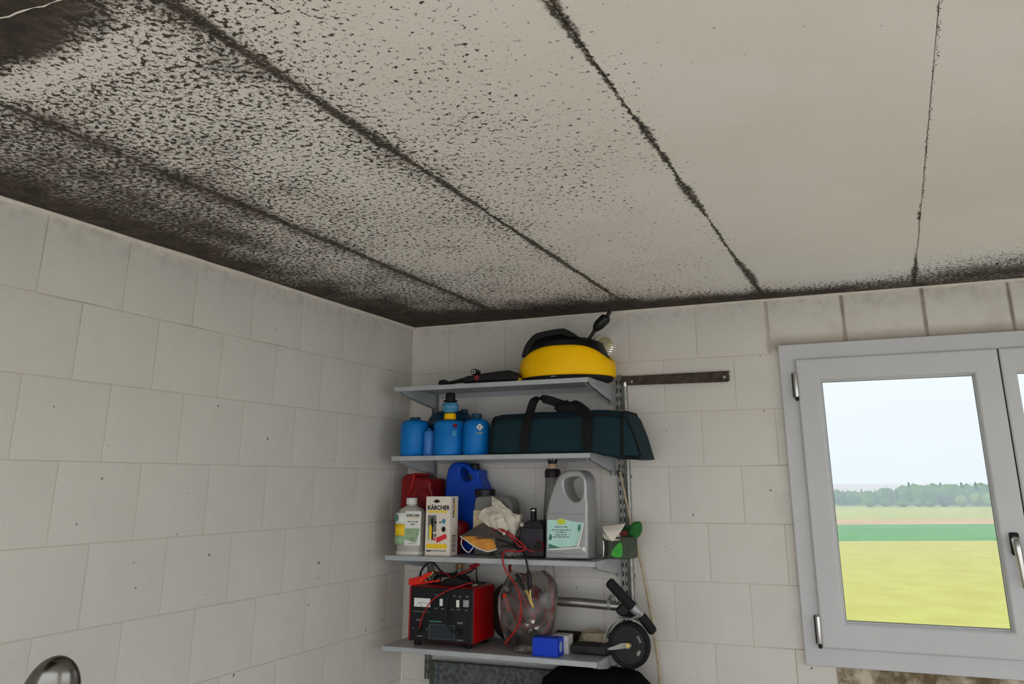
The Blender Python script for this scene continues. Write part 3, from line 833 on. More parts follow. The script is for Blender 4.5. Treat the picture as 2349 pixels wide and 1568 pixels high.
M().box(P(1188,860,gy).x, P(1196,860,gy).x, gy-.015, gy+.01, z+.004, z+.016).build('trigger_lock', YINK, gun, smooth=0, bevel=.003)

# ------------------------------------------------------------------ second shelf
z = ZS[1]
GG = 'blue camping gas cartridges'
def cartridge(x, y, r, h, neck_r, neck_h, lab, mat=BLUEM, dome=.018):
    c = thing('gas_cartridge', lab, 'gas cartridge', (x, y, z), GG)
    pr = [(r*.93, .0003), (r, .005), (r, h-.004), (r*.985, h)]
    pr += [(r*(.97-.42*(1-math.cos(t*1.57))-.0), h+dome*math.sin(t*1.57)) for t in (.25,.5,.75,1.0)]
    M().lathe(pr, 36, (x, y, z)).build('can', mat, c, smooth=40)
    M().lathe([(r*1.012, h-.052), (r*1.012, h-.050)], 36, (x, y, z)).build('seam', mat, c)
    M().lathe([(neck_r*1.1, h+dome-.004), (neck_r, h+dome+.001), (neck_r, h+dome+neck_h-.002), (neck_r*.85, h+dome+neck_h)], 20, (x, y, z)).build('valve_cap', BLUED, c)
    return c
cartridge(.164, -.243, .0565, .121, .021, .012, 'blue gas cartridge leftmost on the second shelf')
cR = cartridge(.437, -.243, .0525, .108, .020, .022, 'blue gas cartridge with white diamond mark beside the green bag', dome=.026)
cM = cartridge(.322, -.247, .0605, .123, .022, .006, 'blue gas cartridge with yellow collar and lantern top', dome=.010)
cS = thing('gas_cartridge', 'slim short blue canister between two larger gas cartridges', 'gas cartridge', (.2405, -.262, z), GG)
M().lathe([(.0200,.0003),(.0215,.003),(.0215,.085),(.019,.094),(.012,.098)], 24, (.2405,-.262,z)).build('can', pm('pale_blue_enamel', rgb(60,122,196), .3, 0, .1), cS)
M().lathe([(.008,.097),(.008,.104)], 14, (.2405,-.262,z)).build('valve_cap', BLUEM, cS)
x, y = .322, -.247
M().lathe([(.021,.136),(.0235,.139),(.0235,.157),(.021,.160),(.012,.162)], 28, (x,y,z)).build('collar', YELLOW, cM)
M().lathe([(.012,.160),(.026,.165),(.034,.180),(.035,.190),(.030,.200),(.014,.205)], 28, (x,y,z)).build('lantern_globe', BLUEG, cM)
for i in range(6):
    a = i*1.047; M().tube([(x+.013*math.cos(a), y+.013*math.sin(a), z+.161), (x+.036*math.cos(a), y+.036*math.sin(a), z+.186), (x+.014*math.cos(a), y+.014*math.sin(a), z+.207)], .0014, 6, smooth=4).build('guard_wire', STEEL, cM)
M().lathe([(.018,.204),(.029,.207),(.029,.210),(.020,.213),(.0185,.236),(.0165,.240)], 24, (x,y,z)).build('lantern_cap', BLACK, cM)
hzd = P(1043, 978, y-.0605)
M().box(hzd.x-.006, hzd.x+.006, y-.060, y-.0525, z+.103, z+.117).build('hazard_mark', REDP, cM, smooth=0)
M().box(hzd.x-.011, hzd.x+.007, y-.0612, y-.054, z+.070, z+.092).build('info_print', pm('faint_blue_print', rgb(60,140,190), .5), cM, smooth=0)
dx, dz = P(1101, 979, -.29).x, P(1101, 979, -.29).z
s = M().prism([(dx-.013,dz),(dx,dz-.013),(dx+.013,dz),(dx,dz+.013)], -.2962, -.285, [[(dx-.008,dz),(dx,dz-.008),(dx+.008,dz),(dx,dz+.008)]]); s.build('diamond_mark', WHITE, cR, smooth=0)
M().box(dx-.004, dx+.004, -.2958, -.285, dz-.002, dz+.002).build('diamond_print', WHITE, cR, smooth=0)
for i in range(3): M().box(dx-.011+i*.008, dx-.0055+i*.008, -.2958, -.285, dz-.024, dz-.020).build('print_mark', GREENINK, cR, smooth=0)
bx, by = .252, -.107
bg_ = thing('gas_bottle', 'large dark blue gas bottle with domed top behind the gas cartridges', 'gas bottle', (bx, by, z))
M().lathe([(.092,.0005),(.098,.008),(.098,.12),(.094,.145),(.080,.165),(.055,.178),(.03,.184)], 40, (bx,by,z)).build('body', BLUED, bg_)
M().lathe([(.018,.182),(.018,.192),(.012,.196)], 18, (bx-.005,by,z)).lathe([(.015,.176),(.015,.190),(.011,.192)], 18, (bx+.060,by,z-.005)).build('valve', BLUED, bg_)

# green duffel bag
bag = thing('duffel_bag', 'dark green canvas duffel bag with black straps on the second shelf', 'bag', (.80, -.17, z))
def sec(x, yf, yb, z0, z1, rt_=.045, taper=.012, n=6):
    pts = []
    def arc(cy_, cz_, r, a0, a1):
        for i in range(n+1):
            a = a0+(a1-a0)*i/n; pts.append((x, cy_+r*math.cos(a), cz_+r*math.sin(a)))
    rb = min(.016, (z1-z0)*.3); rt2 = min(rt_, (z1-z0)*.45)
    arc(yf+rb, z0+rb, rb, math.pi*1.5, math.pi); arc(yf+taper+rt2, z1-rt2, rt2, math.pi, math.pi/2)
    arc(yb-taper-rt2, z1-rt2, rt2, math.pi/2, 0); arc(yb-rb, z0+rb, rb, 0, -math.pi/2)
    return pts
rings = []
xs = [(.506,-.270,-.09,.004,.105),(.508,-.282,-.07,.001,.122),(.520,-.293,-.055,.0006,.140),(.545,-.298,-.05,.0006,.149),(.62,-.301,-.05,.0006,.151),(.70,-.298,-.05,.0006,.153),(.80,-.297,-.05,.0006,.151),(.90,-.302,-.05,.0006,.152),
      (.925,-.304,-.05,.0003,.153),(.96,-.306,-.052,-.010,.152),(1.01,-.306,-.055,-.019,.149),(1.035,-.304,-.06,-.022,.143),(1.048,-.300,-.062,-.023,.125),(1.07,-.296,-.066,-.023,.07),(1.085,-.292,-.07,-.022,.02),(1.092,-.288,-.074,-.021,-.010)]
for x, yf, yb, a, b in xs: rings.append(sec(x, yf, yb, z+a, z+b, .045 if x < 1.04 else .02))
s = M().loft(rings)
s.v = [(a, b+.004*mnoise.noise(Vector((a*14, b*14, c*18))), c + (.003*mnoise.noise(Vector((a*11+5, b*11, c*9))) if c > z+.03 else 0)) for a, b, c in s.v]
s.build('body', TEAL, bag, smooth=60)
# piping round both ends
def piping(r): M().tube([Vector(p) + Vector((0, -.001, 0)) for p in r[3:-3]], .0048, 8).build('piping', WEB, bag)
piping(rings[2]); piping(rings[11])
M().tube([Vector(rings[k][4])+Vector((.002,-.002,.0)) for k in range(11, 16)], .0035, 8).build('piping', WEB, bag)
M().tube([Vector(rings[k][9])+Vector((.003,0,.002)) for k in range(11, 16)], .0035, 8).build('piping', WEB, bag)
M().tube([Vector(rings[k][1])+Vector((.002,-.002,.001)) for k in range(10, 16)], .0032, 8).build('piping', WEB, bag)
M().tube([Vector(rings[k][9]) + Vector((0,-.006,.001)) for k in range(2, 12)], .0028, 8).build('zip', WEB, bag)
yb = -.3055
def at_bag(px, py, yy=yb): return P(px, py, yy)
left = [P(1205,1036,-.305), P(1203,1010,-.307), P(1206,980,-.306), P(1211,958,-.298), P(1216,945,-.285), P(1221,928,-.278), P(1226,919,-.274), P(1240,914,-.268), P(1262,918,-.262), P(1285,926,-.255), P(1302,931,-.252)]
M().ribbon(left, (1,0,.05), .034, .0035, smooth=4).build('strap', WEB, bag, smooth=50)
right = [P(1347,1034,-.306), P(1346,1005,-.3075), P(1346,975,-.3065), P(1348,958,-.294), P(1345,947,-.282), P(1334,937,-.268), P(1320,928,-.258), P(1308,926,-.252), P(1300,931,-.252)]
M().ribbon(right, (1,0,.1), .036, .0035, smooth=4).build('strap', WEB, bag, smooth=50)
wr_ = [P(1276,941,-.255), P(1282,935,-.254), P(1296,935,-.252), P(1316,937,-.252), P(1333,942,-.256), P(1340,949,-.262)]
M().tube(wr_, [.009,.016,.021,.019,.013,.006], 12, smooth=3).build('grip_wrap', WEB, bag)
M().ribbon([P(1352,952,-.23), P(1375,944,-.20), P(1400,944,-.17), P(1418,952,-.15)], (0,1,0), .03, .004, smooth=4).build('strap', WEB, bag)

# ------------------------------------------------------------------ third shelf
z = ZS[2]
# floor-care bottle
bx0, bx1 = P(912,1268,-.25).x, P(972,1268,-.25).x; bxc = (bx0+bx1)/2; hw = (bx1-bx0)/2
bt = thing('detergent_bottle', 'grey translucent cleaner bottle with white label at the left of the third shelf', 'bottle', (bxc, -.25, z))
def oval(rx, ry, zz, n=32, p=2.6, cx_=None, cy_=-.25):
    r = []
    for i in range(n):
        a = 6.2832*i/n; c, s_ = math.cos(a), math.sin(a)
        r.append(((cx_ if cx_ is not None else bxc)+rx*math.copysign(abs(c)**(2/p), c), cy_+ry*math.copysign(abs(s_)**(2/p), s_), zz))
    return r
M().loft([oval(hw*.95,.034,z+.0005), oval(hw,.037,z+.004), oval(hw*.99,.037,z+.012), oval(hw*.96,.036,z+.018), oval(hw*.97,.036,z+.14), oval(hw*.95,.035,z+.152), oval(hw*.80,.031,z+.165), oval(hw*.5,.024,z+.173), oval(.020,.018,z+.178,p=2), oval(.019,.018,z+.186,p=2)]).build('body', BOTTLE, bt, smooth=50)
M().lathe([(.0205,.182),(.0215,.184),(.0215,.203),(.019,.206)], 24, (bxc-.002,-.25,z)).build('cap', MILKW, bt)
M().loft([oval(hw*1.005,.0378,z+.0006), oval(hw*1.005,.0378,z+.013)], cap=False).build('foot_ring', MILKW, bt)
yl = -.2872
la, lb = P(927,1250,yl), P(966,1172,yl)
lab = M().box(la.x, lb.x, yl-.0004, yl+.002, la.z, lb.z).build('label', WHITE, bt, smooth=0)
lc = (la.x+lb.x)/2; lw = lb.x-la.x; lh = lb.z-la.z
text('KÄRCHER', .0125, INK, lab, (lc, yl-.0006, lb.z-.016), FRONT, .0004)
M().box(lc-.026, lc+.026, yl-.0007, yl-.0003, lb.z-.0265, lb.z-.0245).build('yellow_line', YINK, lab, smooth=0)
for j, ws in enumerate(((.010,.006,.008,.012), (.018,))):
    xx = lc - (sum(ws)+.003*(len(ws)-1))/2
    for w_ in ws:
        M().box(xx, xx+w_, yl-.0007, yl-.0003, lb.z-.040-j*.009, lb.z-.036-j*.009).build('small_print', GREYINK, lab, smooth=0); xx += w_+.003
M().prism([(la.x+.001, lb.z-.103), (lc+.018, lb.z-.112), (lb.x-.002, lb.z-.062), (la.x+.002, lb.z-.062)], yl-.0008, yl-.0003).build('picture', GREENINK, lab, smooth=0)
torus(Vector((lc, yl-.0006, la.z+.020)), .0065, .0012, GREYINK, 'seal_mark', lab)
M().box(lc-.02, lc+.02, yl-.0007, yl-.0003, la.z+.006, la.z+.0075).build('small_print', GREYINK, lab, smooth=0)
sx0 = P(914,1230,-.262).x; sx1 = P(927,1230,-.283).x
def side(z0, z1, mat, nm):
    r0 = []
    for zz in (z0, z1):
        r0.append([(bxc - hw*.985, -.255, zz), (bxc-hw*.975, -.272, zz), (bxc-hw*.88, -.2838, zz), (la.x-.001, -.2868, zz)])
    v = r0[0]+r0[1]; M().add(v, [(i, i+1, i+5, i+4) for i in range(3)]).build(nm, mat, lab, solid=.0012)
side(la.z+.034, la.z+.075, YINK, 'side_print'); side(la.z+.076, la.z+.116, WHITE, 'side_print'); side(la.z+.002, la.z+.033, GREENINK, 'side_print')
M().lathe([(.0135,-.0006),(.0135,.0006)], 20, (bxc-hw*.80, -.2872, la.z+.098), 'y', sx=.6).build('round_mark', DKGREEN, lab)

# white and yellow accessory carton
yb_ = -.285
kx0, kx1 = P(974,1271,yb_).x, P(1031,1274,yb_).x; kz1 = P(980,1138,yb_).z; dep = .062
kb = thing('accessory_carton', 'white carton with black lettering and yellow bar beside the cleaner bottle', 'carton', ((kx0+kx1)/2, yb_+dep/2, z))
zb0 = z+.0006
M().box(kx0, kx1, yb_, yb_+dep, zb0, kz1).build('box', CARD, kb, smooth=0, bevel=.0008, seg=1)
kc = (kx0+kx1)/2; kw = kx1-kx0; kh = kz1-zb0; ye = yb_-.0007
def kp(u, v): return (kx0+u*kw, kz1-v*kh)      # u right, v down, fractions of the front
hx_, hz_ = kp(.44, .085)
M().prism(smooth2([(hx_-.016,hz_),(hx_-.008,hz_+.004),(hx_,hz_+.008),(hx_+.008,hz_+.004),(hx_+.016,hz_),(hx_+.008,hz_-.003),(hx_,hz_-.006),(hx_-.008,hz_-.003)], 3), ye, yb_+.0002).build('hang_hole', INK, kb, smooth=0)
q = kp(.5, .195); text('KÄRCHER', .0215, INK, kb, (q[0]+.002, ye, q[1]), FRONT, .0007, .98)
def pb(u0, u1, v0, v1, mat, nm, parent=kb, lift=0.0):
    a = kp(u0, v0); b = kp(u1, v1)
    return M().box(a[0], b[0], ye-lift, yb_+.0002, b[1], a[1]).build(nm, mat, parent, smooth=0)
pb(.10, .86, .245, .275, YINK, 'yellow_line')
pb(.10, .44, .32, .60, GREYINK, 'picture_panel')
pb(.10, .16, .5, .74, GREENINK, 'picture_panel', lift=.0002)
pb(.17, .28, .48, .72, YINK, 'picture_machine', lift=.0004)
M().prism(smooth2([kp(.22,.40),kp(.30,.36),(kp(.34,.45)[0],kp(.34,.45)[1]),kp(.30,.55),kp(.33,.70),kp(.27,.74),kp(.27,.55)], 3), ye-.0006, yb_).build('picture_machine', INK, kb, smooth=0)
for u, v_, r_, mm in ((.42,.44,.0045,INK),(.40,.56,.006,GREYINK),(.40,.66,.006,GREYINK),(.74,.42,.0075,BLUEG),(.74,.50,.005,pm('pale_blue_ink', rgb(170,205,220), .5)),(.74,.555,.0085,INK),(.60,.44,.004,GREYINK),(.38,.725,.0045,REDINK)):
    q = kp(u, v_); M().lathe([(r_,-.0004),(r_,.0006)], 16, (q[0], ye, q[1]), 'y', sy=1.15).build('picture_part', mm, kb)
a, b, c_, d_ = kp(.44,.70), kp(.84,.625), kp(.88,.70), kp(.48,.785)
M().prism([a, b, c_, d_], ye-.0007, yb_).build('red_flash', REDINK, kb, smooth=0)
pb(.06, .88, .80, .875, YINK, 'yellow_bar')
for i in range(9):
    u = .07+i*.09; pb(u, u+(.065 if i > 1 else .075), .905, .925 if i > 1 else .93, INK if i < 2 else GREYINK, 'small_print')
xs_ = kx1+.0003
text('KÄRCHER', .0165, INK, kb, (xs_, yb_+dep*.42, kz1-kh*.19), (R(90), R(-90), R(90)), .0006)
M().box(kx1-.0003, kx1+.0005, yb_+dep*.58, yb_+dep*.66, kz1-kh*.34, kz1-kh*.06).build('yellow_line', YINK, kb, smooth=0)
for i in range(11):
    zz = kz1-kh*(.66+i*.026); M().box(kx1-.0003, kx1+.0005, yb_+dep*.25, yb_+dep*.72, zz-(.0018 if i % 3 else .003), zz).build('barcode_line', GREYINK if i % 2 else INK, kb, smooth=0)

# dark red petrol can behind
rx0, rx1 = .062, .205
rcn = thing('petrol_can', 'dark red plastic petrol can behind the cleaner bottle', 'petrol can', ((rx0+rx1)/2, -.10, z))
o = [(rx0,z+.001),(rx1+.004,z+.001),(rx1+.004,z+.225),(rx1-.004,z+.240),(rx1-.004,z+.262),(rx1-.01,z+.276),(rx1-.045,z+.282),(.135,z+.285),(.115,z+.297),(.09,z+.295),(rx0+.012,z+.289),(rx0+.003,z+.275)]
M().pillow(o, -.17, -.04, .009).build('body', REDP, rcn, smooth=50)
M().prism([(.10,z+.20),(.125,z+.30),(.132,z+.296),(.118,z+.235)], -.178, -.05).build('handle_rib', REDM, rcn, bevel=.003)
M().lathe([(.032,-.010),(.034,-.006),(.034,.004)], 26, (.172,-.166,z+.195), 'y', sy=1.25).build('spout_boss', REDP, rcn)

# blue canister
yf, ybk = -.105, -.02
o = XZ(yf, ((1016,1262),(1014,1215),(1018,1150),(1024,1090),(1030,1070),(1040,1061),(1052,1059),(1066,1062),(1076,1068),(1083,1076),(1097,1078),(1098,1094),(1104,1108),(1111,1125),(1109,1142),(1100,1150),(1094,1190),(1093,1262)))
o = [(a, max(b, z+.001)) for a, b in o]
h = XZ(yf, ((1055,1076),(1060,1071),(1067,1074),(1074,1084),(1082,1095),(1078,1101),(1068,1103),(1060,1098),(1055,1088)))
bc = thing('blue_canister', 'blue plastic canister with moulded handle and black cap on the third shelf', 'canister', ((o[0][0]+o[-1][0])/2, -.06, z))
M().pillow(smooth2(o[1:-1], 3, False)[:] + [o[-1], o[0]], yf, ybk, .008, [smooth2(h, 3)]).build('body', BLUEP, bc, smooth=50)
c0 = P(1089, 1070, -.06); M().lathe([(.017,-.020),(.019,-.018),(.019,.008),(.016,.012)], 22, (c0.x+.002, -.062, c0.z)).build('cap', BLACK, bc)

# smoky grey jug with beige label
yf, ybk = -.192, -.108
o = XZ(yf, ((1086,1278),(1086,1160),(1089,1142),(1098,1137),(1130,1137),(1150,1137),(1164,1141),(1172,1152),(1175,1170),(1176,1278)))
o = [(a, max(b, z+.001)) for a, b in o]
jg = thing('oil_jug', 'smoky grey oil jug with wide black lid and beige label behind the crumpled paper', 'jug', ((o[0][0]+o[-1][0])/2, -.15, z))
M().pillow(o, yf, ybk, .010).build('body', SMOKE, jg, smooth=50)
a = P(1089,1138,-.15); b = P(1137,1123,-.15)
M().lathe([(.030,-.014),(.0395,-.012),(.0395,.012),(.037,.015)], 28, ((a.x+b.x)/2, -.15, (a.z+b.z)/2)).build('lid', BLACK, jg)
a = P(1085,1250,yf); b = P(1136,1170,yf); M().box(a.x, b.x, yf-.001, yf+.001, a.z, b.z).build('label', BEIGE, jg, smooth=0)
q = P(1104,1180,yf); M().lathe([(.008,-.0015),(.008,.001)], 16, (q.x, yf, q.z), 'y').build('label_print', LIME, jg)
for px_, py_ in ((1096,1190),(1090,1205),(1112,1208)):
    q = P(px_, py_, yf); M().box(q.x-.004, q.x+.004, yf-.0016, yf, q.z-.001, q.z+.001).build('label_print', REDINK, jg, smooth=0)
# red ball-shaped item
q = P(1056, 1215, -.17)
rb = thing('red_funnel', 'small red plastic funnel bowl between the carton and the oil jug', 'funnel', (q.x-.018, -.155, z))
M().lathe([(.010,.001),(.014,.03),(.034,.055),(.042,.085),(.043,.10),(.038,.112),(.022,.122)], 28, (q.x-.018,-.155,z)).build('bowl', REDP, rb)

# crumpled paper and card heap
def sheet(rows, nu, amp, fq, seed, name, mat, parent, thick=.0012, flat=28):
    "sheet lofted through rows of 3-D points, crumpled"
    rows = [catmull([Vector(p) for p in r], nu) for r in rows]
    cols = [catmull([r[i] for r in rows], 5) for i in range(len(rows[0]))]
    nv = len(cols[0]); v = []; f = []
    for cI, col_ in enumerate(cols):
        for p in col_:
            w_ = Vector((mnoise.noise(p*fq+Vector((seed,0,0))), mnoise.noise(p*fq+Vector((0,seed,3))), mnoise.noise(p*fq+Vector((5,0,seed)))))
            w_ += .5*Vector((abs(mnoise.noise(p*fq*2.3+Vector((seed,1,0)))), mnoise.noise(p*fq*2.3+Vector((9,seed,3))), 0))
            v.append(p + w_*amp)
    for i in range(len(cols)-1):
        for j in range(nv-1): f.append((i*nv+j, (i+1)*nv+j, (i+1)*nv+j+1, i*nv+j+1))
    return M().add(v, f).build(name, mat, parent, smooth=flat, solid=thick)
q0 = P(1145, 1270, -.23)
pp = thing('crumpled_paper', 'crumpled pale paper sheets fanned out before the oil jug', 'paper', (q0.x, -.23, z))
sheet([[P(1096,1182,-.245),P(1112,1168,-.25),P(1126,1158,-.245),P(1130,1136,-.225)],
       [P(1098,1190,-.26),P(1120,1180,-.27),P(1138,1172,-.262),P(1146,1152,-.235)],
       [P(1110,1200,-.255),P(1135,1196,-.275),P(1152,1190,-.270),P(1160,1172,-.24)],
       [P(1140,1214,-.25),P(1155,1226,-.268),P(1162,1222,-.27),P(1168,1205,-.25)]], 7, .0085, 42, 1.7, 'sheet', PAPER, pp, flat=14)
sheet([[P(1130,1136,-.225),P(1148,1150,-.235),P(1172,1172,-.24),P(1192,1178,-.235)],
       [P(1146,1170,-.245),P(1160,1176,-.25),P(1180,1192,-.25),P(1190,1200,-.24)],
       [P(1156,1205,-.25),P(1168,1212,-.26),P(1180,1222,-.255),P(1186,1228,-.24)],
       [P(1164,1228,-.25),P(1175,1236,-.25),P(1182,1240,-.245),P(1184,1244,-.235)]], 7, .0085, 40, 4.2, 'sheet', PAPER, pp, flat=14)
sheet([[P(1172,1174,-.205),P(1185,1178,-.20),P(1198,1180,-.195)],[P(1174,1200,-.205),P(1186,1202,-.20),P(1194,1204,-.195)],[P(1176,1225,-.205),P(1185,1228,-.20),P(1190,1228,-.195)]], 5, .004, 26, 8.2, 'sheet', pm('yellowed_paper', rgb(212,204,170), .8), pp)
mk = thing('dust_mask', 'folded dust mask with orange inside, white edge and white elastic loop', 'dust mask', (P(1100,1250,-.27).x, -.27, z))
sheet([[P(1056,1228,-.285),P(1082,1212,-.27),P(1108,1199,-.255)],[P(1075,1232,-.285),P(1102,1222,-.27),P(1130,1210,-.255)],[P(1100,1236,-.285),P(1130,1234,-.27),P(1158,1232,-.262)]], 5, .003, 20, 2.2, 'upper_flap', pm('dark_mask_cloth', rgb(74,66,62), .85, 0, .2), mk)
sheet([[P(1058,1230,-.288),P(1090,1229,-.282),P(1118,1234,-.276),P(1133,1240,-.272)],[P(1072,1240,-.298),P(1098,1242,-.292),P(1124,1246,-.286),P(1138,1250,-.28)],[P(1092,1254,-.30),P(1106,1259,-.298),P(1122,1262,-.292),P(1139,1258,-.286)]], 5, .002, 20, 5.2, 'orange_panel', ORANGE, mk)
M().tube([P(1056,1229,-.289),P(1072,1241,-.300),P(1092,1255,-.302),P(1108,1261,-.300),P(1119,1264,-.296),P(1130,1262,-.292),P(1140,1258,-.287)], .0024, 8, smooth=4).build('white_edge', MILKW, mk)
M().tube([P(1060,1234,-.291),P(1058,1246,-.294),P(1064,1258,-.296),P(1074,1266,-.296),P(1081,1261,-.296),P(1087,1251,-.298)], .0019, 8, smooth=5).build('elastic_loop', MILKW, mk)
# clear bag
q = P(1165, 1262, -.25)
cb = thing('clear_plastic_bag', 'small clear plastic bag lying in front of the crumpled paper', 'plastic bag', (q.x, -.245, z))
def blob(name, c, rx, ry, rz, amp, fq, seed, mat, parent, zmin=None, sub=3):
    bm = bmesh.new(); bmesh.ops.create_icosphere(bm, subdivisions=sub, radius=1)
    s = M(); v = []
    bm.verts.index_update()
    for t in bm.verts:
        n_ = t.co.copy(); d = 1 + amp*mnoise.noise(n_*fq+Vector((seed,0,0))) + amp*.6*abs(mnoise.noise(n_*fq*2.4+Vector((0,seed,0))))
        p = Vector((c[0]+n_.x*rx*d, c[1]+n_.y*ry*d, c[2]+n_.z*rz*d))
        if zmin is not None: p.z = max(p.z, zmin)
        v.append(p)
    f = [tuple(x.index for x in ff.verts) for ff in bm.faces]; bm.free()
    return s.add(v, f).build(name, mat, parent, smooth=40)
blob('bag', (q.x, -.25, z+.020), .068, .035, .022, .3, 2.2, 3, CLEARBAG, cb, z+.001)
blob('bag_contents', (q.x+.02, -.25, z+.013), .028, .02, .010, .3, 3, 7, STEEL, cb, z+.0015)

# jumper leads lying over the third shelf and hanging down
jl = thing('jumper_leads', 'red and black jumper leads trailing over the third shelf and hanging down', 'cable', (P(1180,1260,-.27).x, -.27, z))
red1 = [P(1092,1226,-.245),P(1120,1218,-.25),P(1150,1213,-.275),P(1165,1225,-.282),P(1185,1245,-.285),P(1200,1256,-.28),P(1215,1262,-.27),P(1232,1268,-.255)]
M().tube(red1, .0024, 10, smooth=6).build('red_lead', REDC, jl)
red2 = [P(1150,1216,-.282),P(1168,1222,-.286),P(1190,1240,-.288),P(1205,1254,-.284),P(1200,1262,-.285),P(1178,1264,-.292),P(1162,1262,-.30),P(1154,1270,-.318),P(1153,1285,-.322),P(1158,1303,-.318),P(1166,1318,-.31),P(1176,1330,-.30),P(1187,1350,-.295),P(1194,1378,-.292),P(1196,1405,-.29),P(1190,1430,-.288),P(1182,1446,-.285),P(1168,1462,-.28),P(1158,1475,-.27)]
for v in red2[:6]: v.z = max(v.z, z+.006)
M().tube(red2, .0030, 10, smooth=6).build('red_lead', REDC, jl)
blk = [P(1140,1236,-.265),P(1165,1244,-.27),P(1185,1256,-.275),P(1200,1266,-.285),P(1204,1270,-.305),P(1206,1280,-.32),P(1209,1295,-.322),P(1213,1312,-.318)]
M().tube(blk, .0036, 10, smooth=6).build('black_lead', BLACK, jl)
# black clamp with brass jaws at the end of the black lead
M().tube([P(1212,1308,-.318),P(1214,1322,-.318),P(1215,1340,-.318),P(1214,1354,-.316)], [.006,.0085,.0085,.0055], 10, smooth=3).build('clamp_handle', BLACK, jl)
M().tube([P(1184,1316,-.312),P(1192,1330,-.314),P(1202,1352,-.316)], [.006,.0065,.0055], 10, smooth=3).build('clamp_handle', BLACK, jl)
M().prism(XZ(-.319, ((1205,1354),(1209,1352),(1214,1364),(1219,1378),(1226,1392),(1224,1394),(1215,1382),(1211,1368))), -.321, -.311).build('brass_jaw', BRASS, jl, bevel=.001)
M().prism(XZ(-.319, ((1215,1352),(1219,1350),(1219,1366),(1222,1380),(1226,1391),(1222,1393),(1216,1380),(1214,1366))), -.3235, -.3215).build('brass_jaw', BRASS, jl, bevel=.001)
# black camera-shaped pump
yf, ybk = -.262, -.18
o = XZ(yf, ((1192,1277),(1190,1232),(1194,1208),(1200,1200),(1214,1193),(1236,1193),(1243,1200),(1245,1210),(1247,1277)))
o = [(a, max(b, z+.001)) for a, b in o]
ac = thing('air_pump', 'black electric air pump with short upright nozzle beside the silver can', 'air pump', ((o[0][0]+o[-1][0])/2, -.22, z))
M().pillow(o, yf, ybk, .006).build('housing', pm('charcoal_plastic', rgb(44,42,50), .45, 0, .12), ac, smooth=50)
q = P(1224,1190,-.222); M().lathe([(.0115,-.012),(.0115,.035),(.0105,.038)], 18, (q.x, -.222, q.z)).build('nozzle', BLACK, ac)
M().lathe([(.012,.028),(.0125,.030),(.0125,.0325)], 18, (q.x, -.222, q.z)).build('nozzle_ring', STEEL, ac)
M().prism(XZ(yf-.001, ((1196,1210),(1200,1200),(1214,1194),(1238,1194),(1244,1204),(1244,1212))), yf-.003, ybk-.02).build('top_cap', BLACK, ac, bevel=.003)
q = P(1199,1203,yf); M().lathe([(.007,-.009),(.008,-.006),(.008,.004)], 16, (q.x, yf, q.z), 'y').build('knob', STEEL, ac)
q = P(1240,1252,yf); M().lathe([(.019,-.004),(.020,-.002),(.020,.002)], 24, (q.x-.006, yf, q.z), 'y').build('gauge_rim', REDP, ac)
M().lathe([(.0175,-.006),(.0175,.0)], 24, (q.x-.006, yf, q.z), 'y').build('gauge_face', INK, ac)
M().tube([P(1196,1205,yf-.003),P(1188,1216,yf-.006),P(1183,1236,yf-.006),P(1184,1255,yf-.004)], .0028, 8, smooth=4).build('carry_strap', BLACK, ac)

# silver can
yf, ybk = -.275, -.165
o = XZ(yf, ((1250,1282),(1251,1240),(1253,1180),(1262,1140),(1272,1112),(1281,1092),(1292,1082),(1305,1078),(1330,1077),(1345,1079),(1357,1087),(1364,1100),(1366,1120),(1366,1140),(1375,1152),(1378,1162),(1379,1282)))
yo = P(1345,1284,yf).x
# narrower front: the right flank is the can's depth seen from the side
o = XZ(yf, ((1250,1282),(1251,1240),(1252,1182),(1259,1146),(1270,1112),(1279,1093),(1290,1083),(1305,1078),(1324,1078),(1334,1083),(1341,1092),(1345,1105),(1346,1140),(1348,1152),(1348,1282)))
o = [(a, max(b, z+.001)) for a, b in o]
h = XZ(yf, ((1294,1104),(1302,1097),(1314,1094),(1328,1095),(1334,1102),(1335,1120),(1333,1138),(1326,1148),(1314,1148),(1303,1138),(1296,1122)))
can = thing('silver_can', 'tall silver plastic oil can with moulded handle and peeling mint label', 'oil can', ((o[0][0]+o[-1][0])/2, -.22, z))
M().pillow([o[0]] + smooth2(o[1:-1], 3, False) + [o[-1]], yf, ybk, .0088, [smooth2(h, 4)], 5).build('body', SILVERP, can, smooth=50)
s = M(); za, zb = o[0][1]+.02, P(1300,1178,yf).z
for zz in (za, zb): s.tube([(o[0][0]+.004, yf-.0004, zz), (o[-1][0]-.010, yf-.0004, zz)], .0016, 6)
s.build('moulded_rib', SILVERP, can)
lp = XZ(yf, ((1256,1192),(1276,1192),(1287,1188),(1300,1192),(1318,1196),(1340,1198),(1336,1215),(1330,1235),(1325,1250),(1300,1254),(1275,1256),(1258,1258),(1256,1230)))
lab = M().prism(lp, yf-.0012, yf+.001).build('label', MINT, can, smooth=0)
M().prism(smooth2(XZ(yf, ((1277,1196),(1288,1189),(1298,1196),(1288,1203))), 5), yf-.0018, yf-.001).build('lime_badge', LIME, lab, smooth=0)
for i, (py_, x0_, x1_) in enumerate(((1208,1273,1302),(1215,1266,1310),(1220,1276,1298),(1226,1274,1300),(1231,1268,1306))):
    xx = x0_
    while xx < x1_:
        w_ = min(random.choice((5,8,11)), x1_-xx); a = P(xx, py_+.9, yf); b = P(xx+w_, py_-.9, yf)
        M().box(a.x, b.x, yf-.0017, yf-.001, a.z, a.z+.0030).build('small_print', GREYINK, lab, smooth=0); xx += w_+2
